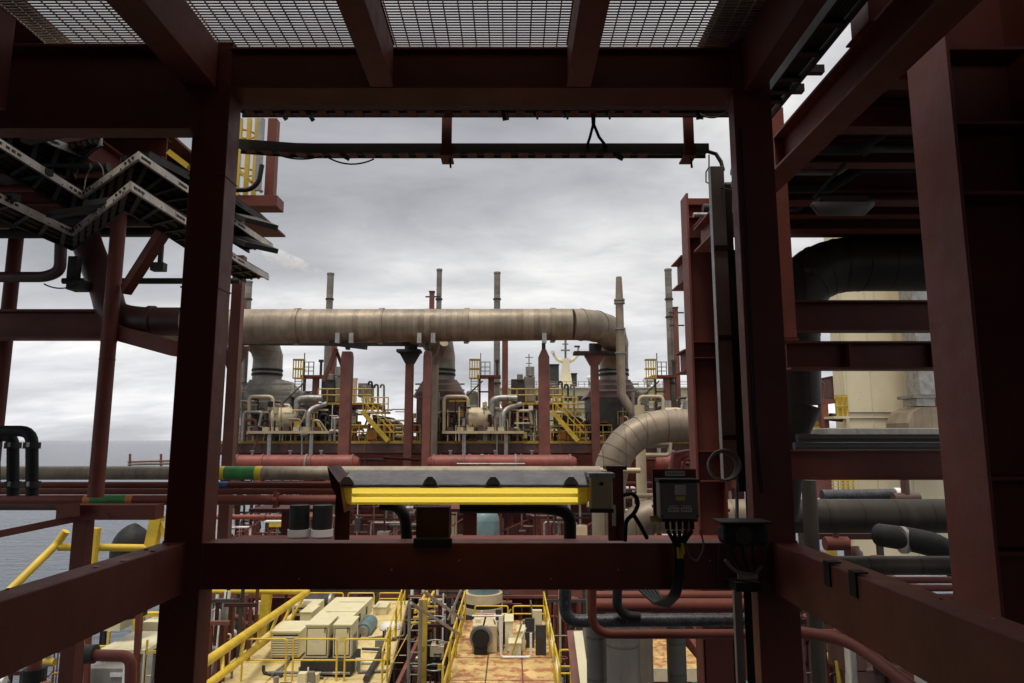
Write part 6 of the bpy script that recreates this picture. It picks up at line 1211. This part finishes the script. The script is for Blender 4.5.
t = thing('open_gate_post', 'cream edged post leaning left of the thick risers at the bottom', 'steel post', P(583,683,18)); M().bar(P(578,632,18), P(587,700,17), .22, .12, (0,1,0)).build('face', CREAML, t); M().bar(P(573,632,18.2), P(580,700,17.2), .3, .2, (0,1,0)).build('side', REDF, t)
# ================================================================ BOTTOM LEFT corner
skid('cluttered red and grey skid at the bottom left behind the side beam', P(105,630,26).x, P(165,630,26).x, 26, P(130,612,26).z, -14, 10, seed=41, group='skids at the bottom left')
skid('rusty yellow scaffold skid at the bottom left corner', P(30,660,24).x, P(62,660,24).x, 24, P(45,646,24).z, -14, 9, mats=(YELD,YELD,YEL,REDV,REDF), seed=42, group='skids at the bottom left')
skid('pale grey pipe skid in the far bottom left corner', P(-40,680,22).x, P(22,680,22).x, 22, P(0,672,22).z, -14, 9, mats=(GAL,GRY,WHT,GAL), seed=43, group='skids at the bottom left')
t = thing('yellow_portal', 'yellow portal frame with pale roof strips at the bottom left', 'frame', P(140,650,27)); M().pbox(132, 613, 139, 647, 25, .25).build('post', YEL, t); M().pbox(133, 613, 170, 617, 25.1, .25).build('beam', YEL, t); M().pbox(142, 622, 170, 631, 25.5, 1.2).build('roof_strip', CREAML, t); M().pbox(96, 622, 120, 631, 25.5, 1.2).build('roof_strip', CREAML, t)
for px_ in (107, 152, 84): M().pbox(px_, 631.5, px_+2, 652, 25.4, .08).build('post', YEL, t)
M().pbox(80, 646, 106, 648.5, 25.3, .1).build('rail', YEL, t); M().pbox(146, 651, 170, 653.5, 25.3, .1).build('rail', YEL, t)
t = thing('wire_cage', 'pale wire cage container with a slatted timber lid at the bottom left', 'container', P(115,683,17)); M().pbox(98, 650, 146, 654, 17, 1.6).build('lid', CREAML, t); 
o = M()
for q in range(12): o.pbox(100+q*4, 654.2, 101+q*4, 700, 17, .03)
o.build('bars', GAL, t); M().pbox(82, 668, 124, 700, 16.6, .5).build('cabinet', GRY, t, .02); M().pbox(110, 673, 122, 677, 16.57, .02).build('label', LBL, t); M().pbox(122, 660, 125, 700, 16.5, .1).build('post', WHT, t); M().pbox(144, 640, 145.5, 700, 17, .05).build('post', YEL, t)
t = thing('gooseneck_pipe', 'dark red gooseneck pipe with a bulbous valve end at the bottom left', 'pipe', P(130,683,12)); M().tube([P(92,655,12), P(110,655.5,12), P(131,656,12), P(130,720,12)], U(5.2,12), 14, .2, steps=6).build('pipe', REDN, t); c = P(88,654,12); M().cyl(c-Vector((.1,0,0)), c+Vector((.12,0,0)), .15, 14).build('valve', GRYD, t)
t = thing('grey_post', 'dark post with a rounded head beside the gooseneck pipe', 'steel post', P(37,683,12)); c = P(35,665,12); M().cyl(Vector((c.x,12,-6)), Vector((c.x,12,P(35,655,12).z)), .1, 12).build('shaft', REDN, t); M().cyl(c-Vector((0,0,.25)), c-Vector((0,0,.05)), .17, 12).build('head', BLK, t)
# ---- yellow davit over the sea at left
t = thing('yellow_davit', 'scuffed yellow tubular frame standing out over the sea at left', 'davit', P(90,580,16))
Yq = 16
M().tube([P(8,592,Yq-1.0), P(57,544,Yq), P(66,531,Yq)], .085, 12, .1).build('boom', YEL, t); M().cyl(P(58,547,Yq), P(150,548,Yq+1), .085, 12).build('cross_tube', YEL, t)
M().bar(P(96,528,Yq+.3), P(88,600,Yq+.3), .16, .16, (0,1,0)).build('upright', YEL, t); M().bar(P(158,515,Yq+1), P(140,600,Yq+1), .26, .22, (0,1,0)).build('upright', YEL, t); M().bar(P(156,516,Yq+1), P(172,545,Yq+1), .13, .13, (0,1,0)).build('brace', YEL, t)
M().bar(P(90,600,Yq+.3), P(86,700,Yq+.3), .1, .1, (0,1,0)).build('lower_leg', RED, t); M().bar(P(140,600,Yq+1), P(134,720,Yq+1), .12, .12, (0,1,0)).build('lower_leg', RED, t)
t = thing('rubber_fender', 'black rounded rubber fender beside the yellow davit over the sea', 'fender', P(128,560,18)); c = P(131,550,18); M().tube([c+Vector((0,0,-1.6))]+[c+Vector((.02*i,0,.62*math.sin(i/7*math.pi/2))) for i in range(8)], [.48]+[.48*max(.05,math.cos(i/7*math.pi/2)) for i in range(8)], 22).build('body', BLK, t); M().cyl(c+Vector((0,0,-.62)), c+Vector((0,0,-.58)), .475, 22).build('band', GRYD, t)
# far jetty-like scaffold rails by the sea
t = thing('scaffold_rail', 'thin distant scaffold rail standing above the pipe rack by the sea', 'railing', P(150,470,30))
for px_ in (130, 161, 190): M().cyl(P(px_,478,30), P(px_,454,30), .05, 6).build('post', REDF, t)
M().cyl(P(128,462,30), P(195,460,30), .04, 6).build('rail', REDF, t); M().cyl(P(128,464.5,30), P(195,463,30), .05, 6).build('rail', GRY, t)
t = thing('scaffold_rail', 'thin pale scaffold tubes right of the left column, by the crowded skids', 'railing', P(215,530,26))
for px_ in (217, 222): M().cyl(P(px_,545,26), P(px_,505,26), .05, 6).build('post', WHT, t)
M().cyl(P(213,528,26), P(235,528,26), .045, 6).build('rail', GAL, t); M().cyl(P(213,516,26), P(235,516,26), .06, 6).build('rail', PINK, t)
o = thing('red_beam', 'pinkish red horizontal pipe crossing left of the black risers', 'pipe', P(250,517,24)); M().cyl(P(205,517,24), P(345,517,24), U(2.4,24), 12).build('pipe', REDV, o); M().cyl(P(264,517,24)-Vector((.06,0,0)), P(264,517,24)+Vector((.06,0,0)), U(3.6,24), 12).build('flange', REDF, o)
o = thing('yellow_light_bar', 'short yellow bar with a pale stripe left of the black risers', 'light fitting', P(278,525,26)); M().pbox(269, 523, 287, 527, 26, .2).build('bar', YEL, o); M().pbox(264, 521, 289, 522.4, 26, .3).build('cover', WHT, o)
